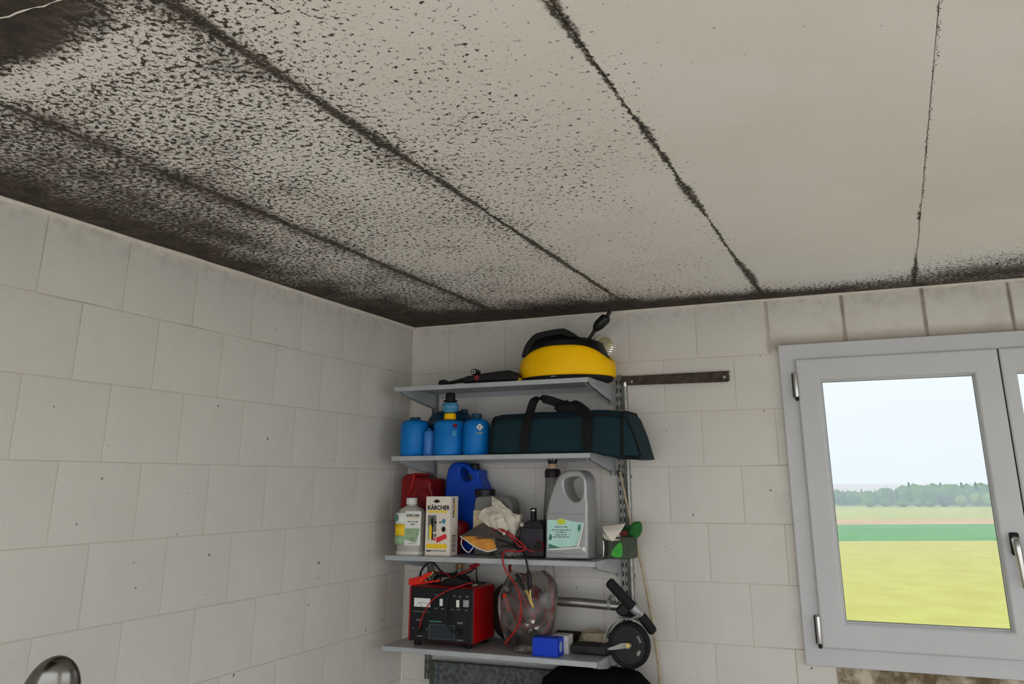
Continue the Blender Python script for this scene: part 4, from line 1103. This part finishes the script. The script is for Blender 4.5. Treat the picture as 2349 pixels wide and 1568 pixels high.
M().prism(XZ(yf, ((1259,1257),(1259,1246),(1270,1250),(1285,1255))), yf-.0017, yf-.001).build('label_band', DKGREEN, lab, smooth=0)
q = P(1263,1232,yf); M().prism(smooth2([(q.x-.007,q.z-.004),(q.x,q.z-.010),(q.x+.006,q.z),(q.x,q.z+.012)], 4), yf-.0017, yf-.001).build('leaf_mark', DKGREEN, lab, smooth=0)
q = P(1329,1210,yf); M().prism(smooth2([(q.x-.005,q.z-.012),(q.x+.004,q.z-.004),(q.x+.004,q.z+.008),(q.x-.003,q.z+.010)], 4), yf-.0017, yf-.001).build('leaf_mark', DKGREEN, lab, smooth=0)
# curled label edges
M().tube([P(1257,1260,yf-.004),P(1290,1258,yf-.006),P(1333,1255,yf-.005)], [.002,.004,.003], 8, smooth=4).build('curled_edge', WHITE, lab)
M().tube([P(1339,1200,yf-.003),P(1333,1225,yf-.005),P(1325,1252,yf-.004)], [.0015,.003,.0045], 8, smooth=4).build('curled_edge', WHITE, lab)
M().prism(XZ(yf, ((1334,1260),(1341,1251),(1345,1265))), yf-.003, yf).build('curled_edge', WHITE, lab, smooth=0)
# tall bottle behind the can
q = P(1268, 1100, -.125)
tb = thing('tall_bottle', 'tall grey bottle with dark cap and pale nozzle behind the silver can', 'bottle', (q.x, -.125, z))
M().lathe([(.033,.0005),(.036,.005),(.036,.15),(.033,.20),(.029,.25),(.0285,.277),(.026,.282)], 30, (q.x,-.125,z)).build('body', SMOKE, tb)
zt0 = z+.279
M().lathe([(.0295,0),(.0305,.003),(.0305,.023),(.027,.030),(.02,.032)], 28, (q.x,-.125,zt0)).build('cap', PLUM, tb)
M().lathe([(.018,.030),(.0195,.036),(.0165,.048),(.0165,.056)], 22, (q.x,-.125,zt0)).build('nozzle', AMBER, tb)
s = M().lathe([(.0165,.050),(.0175,.052),(.0175,.060)], 22, (q.x,-.125,zt0))
for i in range(5):
    a = i*1.2566; s.tube([(q.x+.015*math.cos(a),-.125+.015*math.sin(a),zt0+.058),(q.x+.020*math.cos(a),-.125+.020*math.sin(a),zt0+.0655)], .0025, 6)
s.build('crown', BLACK, tb)
# tin with papers and green gloves at the right end
q = P(1408, 1270, -.12)
tn = thing('parts_tin', 'dark green tin at the right end of the third shelf', 'tin', (.945, -.155, z))
ta, tbx = P(1384,1274,-.20), P(1446,1274,-.20)
M().box(ta.x, min(tbx.x, 1.02), -.20, -.10, z+.001, z+.075).build('tin_body', DKG, tn, smooth=0, bevel=.004)
M().prism(smooth2(XZ(-.203, ((1402,1272),(1412,1252),(1424,1244),(1428,1262),(1424,1278))), 4), -.204, -.199).build('green_print', GREENB, tn, smooth=0)
for px_ in (1384, 1391):
    M().tube([P(px_,1276,-.206),P(px_+1,1258,-.208),P(px_,1240,-.206)], .0032, 8, smooth=3).build('clip', BLACK if px_ > 1385 else STEEL, tn)
fp = thing('folded_paper', 'folded white paper lying over the green tin', 'paper', (.955, -.17, z+.075))
sheet([[P(1380,1206,-.175),P(1400,1203,-.17),P(1434,1200,-.165)],[P(1384,1216,-.20),P(1402,1220,-.20),P(1424,1218,-.19)],[P(1392,1228,-.208),P(1404,1241,-.212),P(1414,1230,-.205)]], 5, .001, 12, 3.0, 'sheet', pm('white_paper', rgb(224,216,204), .8, 0, .03), fp)
sheet([[P(1381,1222,-.195),P(1400,1226,-.19),P(1422,1226,-.185)],[P(1386,1234,-.205),P(1402,1240,-.205),P(1424,1238,-.20)]], 5, .002, 22, 9.0, 'sheet', PAPER, fp)
gl = thing('work_gloves', 'dark green rubber work gloves hanging over the end of the third shelf', 'gloves', (1.0, -.12, z))
M().pillow(smooth2(XZ(-.135, ((1440,1215),(1446,1203),(1456,1196),(1464,1198),(1467,1210),(1465,1224),(1456,1234),(1446,1232),(1438,1224))), 4), -.138, -.09, .010).build('glove', GREENR, gl, smooth=50)
M().pillow(smooth2(XZ(-.11, ((1420,1222),(1436,1208),(1446,1206),(1448,1220),(1440,1236),(1428,1244),(1420,1236))), 4), -.118, -.085, .008).build('glove', GREENR, gl, smooth=50)
M().pillow(smooth2(XZ(-.13, ((1428,1272),(1430,1246),(1440,1236),(1448,1240),(1450,1262),(1446,1278))), 4), -.134, -.092, .005).build('glove_cuff', GREENR, gl, smooth=50)
M().prism(smooth2(XZ(-.125, ((1422,1222),(1434,1216),(1444,1222),(1438,1230),(1426,1230))), 4), -.128, -.119).build('glove_patch', pm('dull_red_cloth', rgb(150,70,66), .8), gl)

# ------------------------------------------------------------------ lowest shelf
z = ZS[3]
cx0, cx1 = P(933,1478,-.27).x, P(1084,1486,-.27).x
zc1 = P(1010,1346,-.27).z; zc0 = z+.016; yf = -.270
ch = thing('battery_charger', 'red and black battery charger with white meter on the lowest shelf', 'battery charger', ((cx0+cx1)/2, -.18, z))
M().box(cx0, cx1, yf+.004, -.085, zc0, zc1).build('case', REDM, ch, smooth=0, bevel=.006, seg=3)
M().box(cx0+.010, cx1-.001, yf, yf+.008, zc0+.002, zc1-.002).build('front_panel', PANEL, ch, smooth=0, bevel=.003)
for fx in (cx0+.03, cx1-.03):
    for fy in (yf+.03, -.115): M().lathe([(.012,.0005),(.014,.003),(.014,.0165)], 16, (fx, fy, z)).build('foot', RUBBER, ch)
fp_ = ch
ypf = yf-.0004
def pq(px_, py_): q = P(px_, py_, yf); return q.x, q.z
def pan(a, b, mat, nm, t=.0012, bev=0):
    (xa, za), (xb, zb) = pq(*a), pq(*b)
    return M().box(min(xa,xb), max(xa,xb), yf-t, yf+.001, min(za,zb), max(za,zb)).build(nm, mat, ch, smooth=0, bevel=bev)
mt = pan((951,1370), (987,1392), WHITE, 'meter', .003, .0008)
q = pq(969, 1391)
M().tube([(q[0]+.024*math.cos(a), yf-.0032, q[1]+.002+.014*math.sin(a)) for a in [math.pi*(.15+.7*i/12) for i in range(13)]], .0006, 6).build('meter_scale', GREYINK, mt)
M().tube([(q[0], yf-.0032, q[1]+.002), (q[0]-.010, yf-.0032, q[1]+.016)], .0006, 6).build('meter_needle', INK, mt)
for a, b, mm in (((1010,1372),(1016,1389),WHITE), ((1048,1375),(1054,1392),WHITE), ((1064,1375),(1076,1392),pm('grey_rocker', rgb(150,150,150), .45))):
    w_ = pan(a, b, mm, 'rocker_switch', .006, .0015)
for a, b in (((947,1400),(985,1404)),((997,1362),(1004,1365)),((998,1393),(1003,1396)),((1012,1394),(1018,1397)),((1040,1364),(1044,1368)),((1053,1366),(1057,1370)),((1069,1366),(1074,1370)),((1035,1396),(1040,1399)),((1049,1396),(1055,1399)),((1067,1398),(1073,1401)),((955,1419),(966,1423)),((1049,1426),(1062,1431)),((957,1456),(969,1460)),((1048,1466),(1062,1470)),((946,1438),(949,1442)),((977,1441),(980,1444))):
    pan(a, b, GREYINK, 'small_print', .0006)
pan((985,1422), (1012,1427), DKGREEN, 'maker_plate', .0008)
ex = pan((984,1430), (1043,1468), pm('dark_teal_print', rgb(38,48,54), .5), 'instruction_plate', .0008)
(xa, za), (xb, zb) = pq(984,1430), pq(1043,1468)
for (u0,u1,v0,v1) in ((0,1,0,.02),(0,1,.98,1),(0,.015,0,1),(.985,1,0,1)):
    M().box(xa+(xb-xa)*u0, xa+(xb-xa)*u1, yf-.0012, yf, zb+(za-zb)*v0, zb+(za-zb)*v1).build('plate_border', GREYINK, ex, smooth=0)
for px_, py_ in ((962,1441),(1051,1449)):
    q = pq(px_, py_); M().lathe([(.010,-.012),(.0115,-.009),(.0115,.001)], 18, (q[0], yf, q[1]), 'y').build('terminal', BLACK, ch)
M().tube([P(962,1441,yf-.012),P(965,1425,yf-.024),P(974,1402,yf-.028),P(988,1380,yf-.026),P(1005,1366,yf-.02),P(1030,1352,yf-.008),P(1060,1342,yf+.01),P(1085,1335,yf+.04)], .0024, 10, smooth=6).build('red_lead', REDC, ch)
M().tube([P(1051,1449,yf-.012),P(1040,1450,yf-.018),P(1030,1440,yf-.018),P(1024,1424,yf-.016),P(1022,1400,yf-.014),P(1028,1365,yf-.012),P(1035,1346,yf+.0)], .0026, 10, smooth=6).build('black_lead', BLACK, ch)
for py_ in (1385, 1470): 
    M().lathe([(.003,-.0012),(.003,.001)], 10, (cx1, -.255, P(1088,py_,yf).z), 'x').build('screw', STEEL, ch)
M().tube([(cx0+.06,-.18,zc1-.002),(cx0+.065,-.18,zc1+.022),(cx0+.10,-.18,zc1+.032),(cx1-.10,-.18,zc1+.032),(cx1-.065,-.18,zc1+.022),(cx1-.06,-.18,zc1-.002)], .0075, 10, smooth=5).build('handle', BLACK, ch)
# red clamp on the charger
rc_ = thing('red_clamp', 'bright red battery clamp lying on top of the charger', 'clamp', (P(965,1335,-.24).x, -.24, zc1))
M().prism(XZ(-.25, ((938,1341),(939,1326),(950,1324),(966,1321),(980,1313),(990,1310),(992,1313),(985,1320),(974,1328),(970,1334),(1006,1329),(1009,1333),(985,1336),(965,1339),(950,1342))), -.256, -.236).build('clamp_body', REDCLAMP, rc_, bevel=.003)
M().prism(XZ(-.25, ((984,1318),(992,1309),(996,1312),(990,1319),(980,1326))), -.251, -.241).build('clamp_jaw', BRASS, rc_, bevel=.001)
q = P(966,1330,-.257); M().lathe([(.003,-.002),(.003,.02)], 10, (q.x, -.256, q.z), 'y').build('rivet', BRASS, rc_)
# black clamp and cable heap
bc_ = thing('black_clamp', 'black battery clamp and cable heap lying on the charger', 'clamp', (P(1060,1335,-.17).x, -.17, zc1))
M().prism(XZ(-.20, ((1012,1338),(1020,1328),(1045,1322),(1068,1328),(1088,1333),(1112,1334),(1112,1339),(1085,1342),(1050,1343),(1020,1343))), -.212, -.185).build('clamp_body', BLACK, bc_, bevel=.004)
M().prism(XZ(-.20, ((1084,1341),(1096,1337),(1100,1340),(1090,1344))), -.214, -.206).build('clamp_jaw', STEEL, bc_, bevel=.001)
for pts_, r_, mm in (
    (((963,1322),(968,1306),(980,1292),(990,1288),(1000,1296),(1012,1310),(1030,1318),(1046,1312)), .0040, BLACK),
    (((985,1340),(978,1322),(985,1312),(1005,1312),(1025,1316),(1036,1328),(1030,1340)), .0028, REDP),
    (((1000,1340),(1010,1330),(1008,1318),(995,1314)), .0036, BLACK),
    (((1036,1326),(1055,1316),(1075,1306),(1092,1298),(1098,1292)), .0036, REDC),
    (((1030,1320),(1060,1318),(1080,1310),(1092,1302),(1093,1320),(1096,1334)), .0030, BLACK),
    (((1005,1342),(1020,1332),(1040,1330),(1062,1336),(1080,1340)), .0042, BLACK),
    (((975,1343),(1000,1337),(1018,1341),(1040,1341)), .0040, BLACK)):
    M().tube([P(a, b, -.20 + .012*math.sin(i*1.3)) for i, (a, b) in enumerate(pts_)], r_, 8, smooth=5).build('cable', mm, bc_)
for a_, b_ in (((1078,1298),(1096,1291)),):
    M().prism(XZ(-.19, ((1076,1296),(1098,1289),(1100,1297),(1080,1302))), -.198, -.184).build('cable_plug', REDP, bc_, bevel=.003)
# glass bottle with gold cap behind the charger
q = P(1054, 1300, -.045)
gb = thing('glass_bottle', 'small glass bottle with gold cap behind the battery charger', 'bottle', (q.x, -.045, z))
hb = q.z - z
M().lathe([(.032,.001),(.034,.005),(.034,hb-.075),(.022,hb-.045),(.013,hb-.03),(.0125,hb-.004)], 26, (q.x,-.045,z)).build('glass', CLEARGLASS, gb)
M().lathe([(.0145,hb-.006),(.015,hb-.004),(.015,hb+.010),(.013,hb+.012)], 22, (q.x,-.045,z)).build('cap', BRASSCAP, gb)
# cable reel behind the bag
q = P(1188, 1378, -.07)
rl = thing('cable_reel', 'black cable reel with red cable behind the clear bag', 'cable reel', (q.x, -.07, z))
rr = q.z and .108
zc_ = z + rr + .001
M().lathe([(rr-.004,-.012),(rr,-.010),(rr,.0),(rr-.004,.002)], 48, (q.x,-.085,zc_), 'y').build('flange', BLACK, rl)
M().lathe([(rr-.02,0),(rr-.02,.035)], 40, (q.x,-.083,zc_), 'y').build('drum', RUBBER, rl)
M().lathe([(rr-.004,-.002),(rr,.0),(rr,.010),(rr-.004,.012)], 48, (q.x,-.046,zc_), 'y').build('flange', BLACK, rl)
M().tube([(q.x+(rr+.014)*math.cos(a), -.10, zc_+(rr+.014)*math.sin(a)) for a in [R(5+75*i/14) for i in range(15)]], .0055, 10).build('red_cable', REDC, rl)
M().tube([(q.x+(rr+.004)*math.cos(a), -.103, zc_+(rr+.004)*math.sin(a)) for a in [R(2+70*i/14) for i in range(15)]], .005, 10).build('red_cable', REDP, rl)
M().tube([P(1170,1312,-.10),P(1169,1300,-.10),P(1171,1292,-.10)], .006, 10).build('red_plug', REDP, rl)
# clear bag with red cables
q = P(1205, 1400, -.215)
pb_ = thing('cable_bag', 'clear plastic bag of red cables standing beside the charger', 'plastic bag', (q.x, -.215, z))
rg = []
for (pyy, xa, xb, dp) in ((1492,1172,1232,.022),(1470,1158,1252,.040),(1440,1148,1266,.052),(1405,1140,1272,.056),(1370,1140,1276,.050),(1345,1150,1277,.040),(1325,1162,1268,.026),(1312,1172,1258,.012)):
    a = P(xa, pyy, -.215); b = P(xb, pyy, -.215); n = 36; ring_ = []
    for i in range(n):
        t = 6.2832*i/n; wv = 1 + .06*math.sin(5*t+pyy*.05) + .10*mnoise.noise(Vector((math.cos(t)*2, math.sin(t)*2, pyy*.03)))
        ring_.append(((a.x+b.x)/2+(b.x-a.x)/2*math.cos(t)*(.94+.06*wv), -.205+dp*math.sin(t)*wv, max((a.z+b.z)/2 + .006*math.sin(3*t+pyy), z+.002)))
    rg.append(ring_)
M().loft(rg, cap=False).build('bag', CLEARBAG, pb_, smooth=50)
sheet([[P(1168,1326,-.222),P(1157,1340,-.232),P(1152,1352,-.236)],[P(1180,1338,-.235),P(1174,1350,-.245),P(1168,1358,-.245)]], 4, .003, 20, 3.3, 'bag_corner', CLEARBAG, pb_)
for pts_, r_, mm in (
    (((1166,1340),(1160,1365),(1152,1400),(1150,1430),(1158,1455),(1166,1478)), .0045, REDC),
    (((1258,1332),(1266,1360),(1266,1400),(1258,1430),(1242,1455),(1220,1466)), .0045, REDC),
    (((1180,1340),(1200,1370),(1215,1400),(1225,1420),(1210,1440),(1190,1420),(1195,1390)), .0055, REDC),
    (((1225,1345),(1232,1380),(1228,1410),(1212,1425),(1196,1412),(1204,1385)), .0055, REDP),
    (((1160,1375),(1176,1400),(1182,1430),(1176,1455),(1166,1476)), .005, REDP),
    (((1172,1360),(1190,1395),(1180,1425),(1168,1440),(1160,1420),(1170,1390)), .0055, REDP),
    (((1232,1372),(1250,1395),(1248,1425),(1230,1440),(1214,1422)), .0055, REDP),
    (((1188,1368),(1206,1380),(1222,1372),(1240,1385),(1236,1405)), .006, REDP),
    (((1238,1350),(1246,1380),(1240,1420),(1225,1445)), .004, BLACK)):
    M().tube([P(a, b, -.205 + .012*math.sin(i*1.7+a)) for i, (a, b) in enumerate(pts_)], r_, 8, smooth=5).build('red_cable' if mm is not BLACK else 'black_cable', mm, pb_)
M().tube([P(1158,1362,-.235),P(1163,1380,-.238),P(1168,1402,-.232)], [.009,.0105,.006], 10, smooth=3).build('red_handle', REDCLAMP, pb_)
for (a, b) in ((1208,1432),(1220,1425),(1230,1438),(1214,1446)):
    q = P(a, b, -.225); blob('metal_fitting', (q.x, -.225, q.z), .012, .009, .011, .3, 3, a, STEEL, pb_, None, 1)
blob('bag_foot', (P(1205,1484,-.245).x, -.25, z+.013), .040, .022, .014, .35, 2.4, 5, CLEARBAG, pb_, z+.001)
# bent wire
ww = thing('bent_wire', 'thin grey bent wire loop leaning on the wall behind the clear bag', 'wire', (P(1265,1350,-.03).x, -.03, z))
M().tube([P(1262,1470,-.03),P(1254,1400,-.025),P(1249,1340,-.02),P(1251,1300,-.018),P(1268,1298,-.018),P(1272,1318,-.018),P(1274,1350,-.02),P(1278,1370,-.022)], .0016, 6, smooth=4).build('wire', GALV, ww)

# blue bulb box and white carton
yf = -.285
xa, xb = P(1221,1502,yf).x, P(1279,1508,yf).x; zb = P(1250,1463,yf).z
bb = thing('blue_carton', 'small bright blue carton at the front of the lowest shelf', 'carton', ((xa+xb)/2, -.25, z))
M().box(xa, xb, yf, yf+.062, z+.0006, zb).build('box', BLUEB, bb, smooth=0, bevel=.0012)
M().lathe([(.017,-.0004),(.017,.0006)], 26, (xb+.0002, yf+.031, (z+zb)/2), 'x', sx=.8).build('round_print', pm('pale_grey_print', rgb(150,160,190), .5), bb)
wc = thing('white_carton', 'small white carton pushed against the blue carton', 'carton', (xb+.012, -.19, z))
M().box(xb-.045, xb+.014, -.2215, -.165, z+.0006, zb+.001).build('box', pm('grey_white_card', rgb(196,192,188), .6), wc, smooth=0, bevel=.001)

# kick scooter, folded
wy = -.205
wc_ = P(1444, 1478, wy); WR = abs(P(1492,1478,wy).x - P(1396,1478,wy).x)/2
ks = thing('kick_scooter', 'folded kick scooter with black grips and wheel sticking out of the lowest shelf', 'scooter', (.86, -.17, z))
tire = M(); n = 48
def wring(r, y): return [(wc_.x+r*math.cos(6.2832*i/n), y, wc_.z+r*math.sin(6.2832*i/n)) for i in range(n)]
tire.loft([wring(WR*.80, wy-.012), wring(WR*.90, wy-.016), wring(WR*.97, wy-.012), wring(WR, wy), wring(WR*.97, wy+.012), wring(WR*.90, wy+.016), wring(WR*.80, wy+.012), wring(WR*.78, wy), wring(WR*.80, wy-.012)], cap=False)
wh = tire.build('wheel', RUBBER, ks, smooth=60)
holes = []
for a0 in (28, -38):
    pts_ = [(r_, a0+da) for r_, da in ((.36,-26),(.36,26),(.66,34),(.66,-34))]
    h_ = []
    for i in range(5): a = R(a0-18+36*i/4); h_.append((wc_.x+WR*.46*math.cos(a), wc_.z+WR*.46*math.sin(a)))
    for i in range(5): a = R(a0+16-32*i/4); h_.append((wc_.x+WR*.62*math.cos(a), wc_.z+WR*.62*math.sin(a)))
    holes.append(h_)
M().prism([(wc_.x+WR*.81*math.cos(6.2832*i/40), wc_.z+WR*.81*math.sin(6.2832*i/40)) for i in range(40)], wy-.008, wy+.008, holes).build('wheel_hub', BLACK, wh)
M().lathe([(.009,-.022),(.011,-.019),(.011,.019),(.009,.022)], 18, (wc_.x, wy, wc_.z), 'y').build('axle', STEEL, wh)
M().prism(smooth2(XZ(wy-.018, ((1446,1474),(1449,1480),(1446,1485),(1436,1486),(1424,1488),(1412,1489),(1400,1490),(1394,1486),(1412,1479),(1430,1473))), 3), wy-.024, wy-.019).build('fork', GALV, ks, bevel=.001)
q = P(1441, 1479, wy-.025); M().lathe([(.007,-.004),(.008,-.002),(.008,.002)], 16, (q.x, wy-.025, q.z), 'y').build('axle_nut', BRASS, ks)
# mudguard
arc_ = [(wc_.x+(WR+.010)*math.cos(R(a)), wy, wc_.z+(WR+.010)*math.sin(R(a))) for a in range(62, 172, 6)]
M().ribbon(arc_, (0,1,0), .042, .0022).build('mudguard', SILVERP, ks, smooth=60)
M().tube([P(1446,1420,wy-.01),P(1460,1414,wy-.012),P(1470,1408,wy-.012)], .004, 8).build('mudguard_stay', STEEL, ks)
# deck
d0, d1 = P(1246,1478,-.19), P(1405,1488,-.19)
dk = M().box(.798, .925, -.215, -.135, z+.006, z+.030).build('deck', DKWOOD, ks, smooth=0, bevel=.004)
M().box(.80, .90, -.205, -.145, z+.030, z+.0325).build('grip_tape', RUBBER, ks, smooth=0, bevel=.001)
M().prism([(.90,z+.004),(.945,z+.010),(.962,z+.026),(.955,z+.040),(.93,z+.042),(.90,z+.034)], -.212, -.145).build('deck_hinge', BLACK, ks, bevel=.004)
# stem and handlebar
ty = -.115
M().tube([P(1250,1376,ty),P(1330,1381,ty),P(1424,1390,ty)], .0165, 18).build('stem', STEEL, ks)
M().tube([P(1395,1385,ty),P(1402,1385.5,ty)], .0195, 18).build('stem_clamp', SILVERP, ks)
M().tube([P(1398,1374,ty-.01),P(1402,1366,ty-.02),P(1410,1368,ty-.02),P(1416,1380,ty-.016)], .0045, 10, smooth=4).build('clamp_lever', GALV, ks)
hy = -.225
M().prism(XZ(-.15, ((1418,1392),(1436,1378),(1452,1384),(1458,1402),(1450,1412),(1430,1410),(1420,1402))), -.185, -.10).build('head_joint', BLACK, ks, bevel=.006)
A, B, Cc, D_ = P(1400,1337,-.24), P(1449,1390,-.205), P(1470,1410,-.19), P(1496,1445,-.175)
M().tube([A+(A-B).normalized()*.010, A+(A-B).normalized()*.008, A, B, B+(B-A).normalized()*.004], [.006,.0135,.0175,.0175,.014], 16).build('grip', RUBBER, ks)
M().tube([B, Cc+(Cc-B).normalized()*.012], .0145, 16).build('handlebar', SILVERP, ks)
M().tube([Cc, Cc+(D_-Cc)*.05, D_, D_+(D_-Cc).normalized()*.008, D_+(D_-Cc).normalized()*.010], [.012,.0165,.0165,.0125,.005], 16).build('grip', RUBBER, ks)
M().tube([P(1444,1396,-.20),P(1456,1406,-.195),P(1468,1416,-.19)], .006, 10).build('handlebar_bolt', STEEL, ks)
M().tube([P(1424,1392,-.15),P(1438,1404,-.17),P(1452,1412,-.185)], .012, 12).build('handlebar_joint', BLACK, ks)
# pale rag by the scooter
rg_ = thing('rag', 'pale crumpled rag lying behind the scooter deck', 'rag', (P(1360,1462,-.09).x, -.08, z))
blob('cloth', (P(1360,1462,-.09).x, -.085, z+.030), .055, .03, .028, .4, 2.2, 2, pm('pale_rag', rgb(170,158,134), .9, 0, .15), rg_, z+.001)
dm = thing('dark_mat', 'dark rolled mat lying along the wall on the lowest shelf', 'mat', (.80, -.035, z))
M().lathe([(.020,.68),(.0225,.683),(.0225,.915),(.020,.918)], 18, (0, -.035, z+.0232), 'x').build('roll', DKWOOD, dm)

# ------------------------------------------------------------------ below the shelves
pa, pb2 = P(986,1540,-.06), P(1288,1540,-.06)
gp = thing('felt_board', 'grey fibrous board standing against the wall below the lowest shelf', 'board', ((pa.x+pb2.x)/2, -.05, 0))
zt_ = P(1285,1540,-.06).z
M().box(pa.x, pb2.x, -.06, -.035, .0006, zt_).build('panel', FELT, gp, smooth=0, bevel=.003)
M().box(pa.x, pa.x+.02, -.062, -.033, .0006, zt_+.001).build('edge_strip', DKG, gp, smooth=0, bevel=.001)
# black shaggy jacket on a hook
fb_ = thing('fur_coat', 'black shaggy fur coat hanging below the scooter wheel', 'coat', (.90, -.175, .05))
fm = M(); rings = []
for (zz, hw_, hd) in ((1.125,.08,.03),(1.115,.15,.055),(1.08,.195,.075),(1.02,.215,.085),(.95,.24,.09),(.80,.26,.093),(.55,.27,.093),(.25,.28,.093),(.055,.27,.09)):
    r_ = []
    for i in range(40):
        t = 6.2832*i/40; wv = 1+.10*mnoise.noise(Vector((math.cos(t)*3, math.sin(t)*3, zz*9)))
        r_.append((.885+hw_*math.cos(t)*wv, -.175+hd*math.sin(t)*wv, zz+.010*mnoise.noise(Vector((t*3, zz*8, 1)))))
    rings.append(r_)
fm.loft(rings).build('pelt', FUR, fb_, smooth=60)
hr = M(); rf = random.Random(3)
for i in range(4200):
    t = rf.uniform(0, 6.2832); k_ = rf.random()**1.6; zz = 1.120 - k_*.30
    hw_ = .10+.13*min(1, (1.125-zz)/.12); hd = .035+.065*min(1, (1.125-zz)/.12)
    p = Vector((.885+hw_*math.cos(t)*.96, -.175+hd*math.sin(t)*.96, zz)); out = Vector((math.cos(t), math.sin(t), .55 - k_)).normalized()
    L = rf.uniform(.02, .055); tip = p + out*L + Vector((rf.uniform(-.012,.012), rf.uniform(-.012,.012), rf.uniform(-.016,.006)))
    sd_ = out.cross(Vector((0,0,1))).normalized()*rf.uniform(.0010, .0022)
    tip.y = min(tip.y, -.07); tip.z = min(tip.z, 1.134)
    hr.add([p-sd_, p+sd_, tip], [(0,1,2)])
ho = hr.build('fur_strands', FUR, fb_, smooth=0); ho['kind'] = 'stuff'

# chrome mirror on a stand at the left wall
mc_ = PX(116, 1568, .30)
mr_ = thing('chrome_mirror', 'round polished chrome mirror shell at the lower left before the wall', 'mirror', (.30, mc_.y, 0))
mr_q = PX(118, 1578, .30)
mcen = PX(114, 1597, .30)
s = M(); rings = []
for k_ in range(17):
    t = -math.pi/2 + math.pi*k_/16
    rings.append([(math.cos(t)*.054*math.cos(6.2832*i/40), math.cos(t)*.080*math.sin(6.2832*i/40), math.sin(t)*(.036 if t > 0 else .010)) for i in range(40)])
rot = Matrix.Translation(mcen) @ CR.to_4x4() @ Euler((R(-8), R(22), R(-16)), 'XYZ').to_matrix().to_4x4()
s.loft(rings, mat=rot); s.build('shell', CHROME, mr_, smooth=60)
M().tube([mcen + Vector((0,0,-.06)), (.30, mr_q.y, .8), (.30, mr_q.y, .012)], .009, 14).build('stalk', CHROME, mr_)
M().lathe([(.12,.0005),(.12,.012),(.03,.022),(.012,.03)], 32, (.30, mr_q.y, 0)).build('foot_plate', BLACK, mr_)
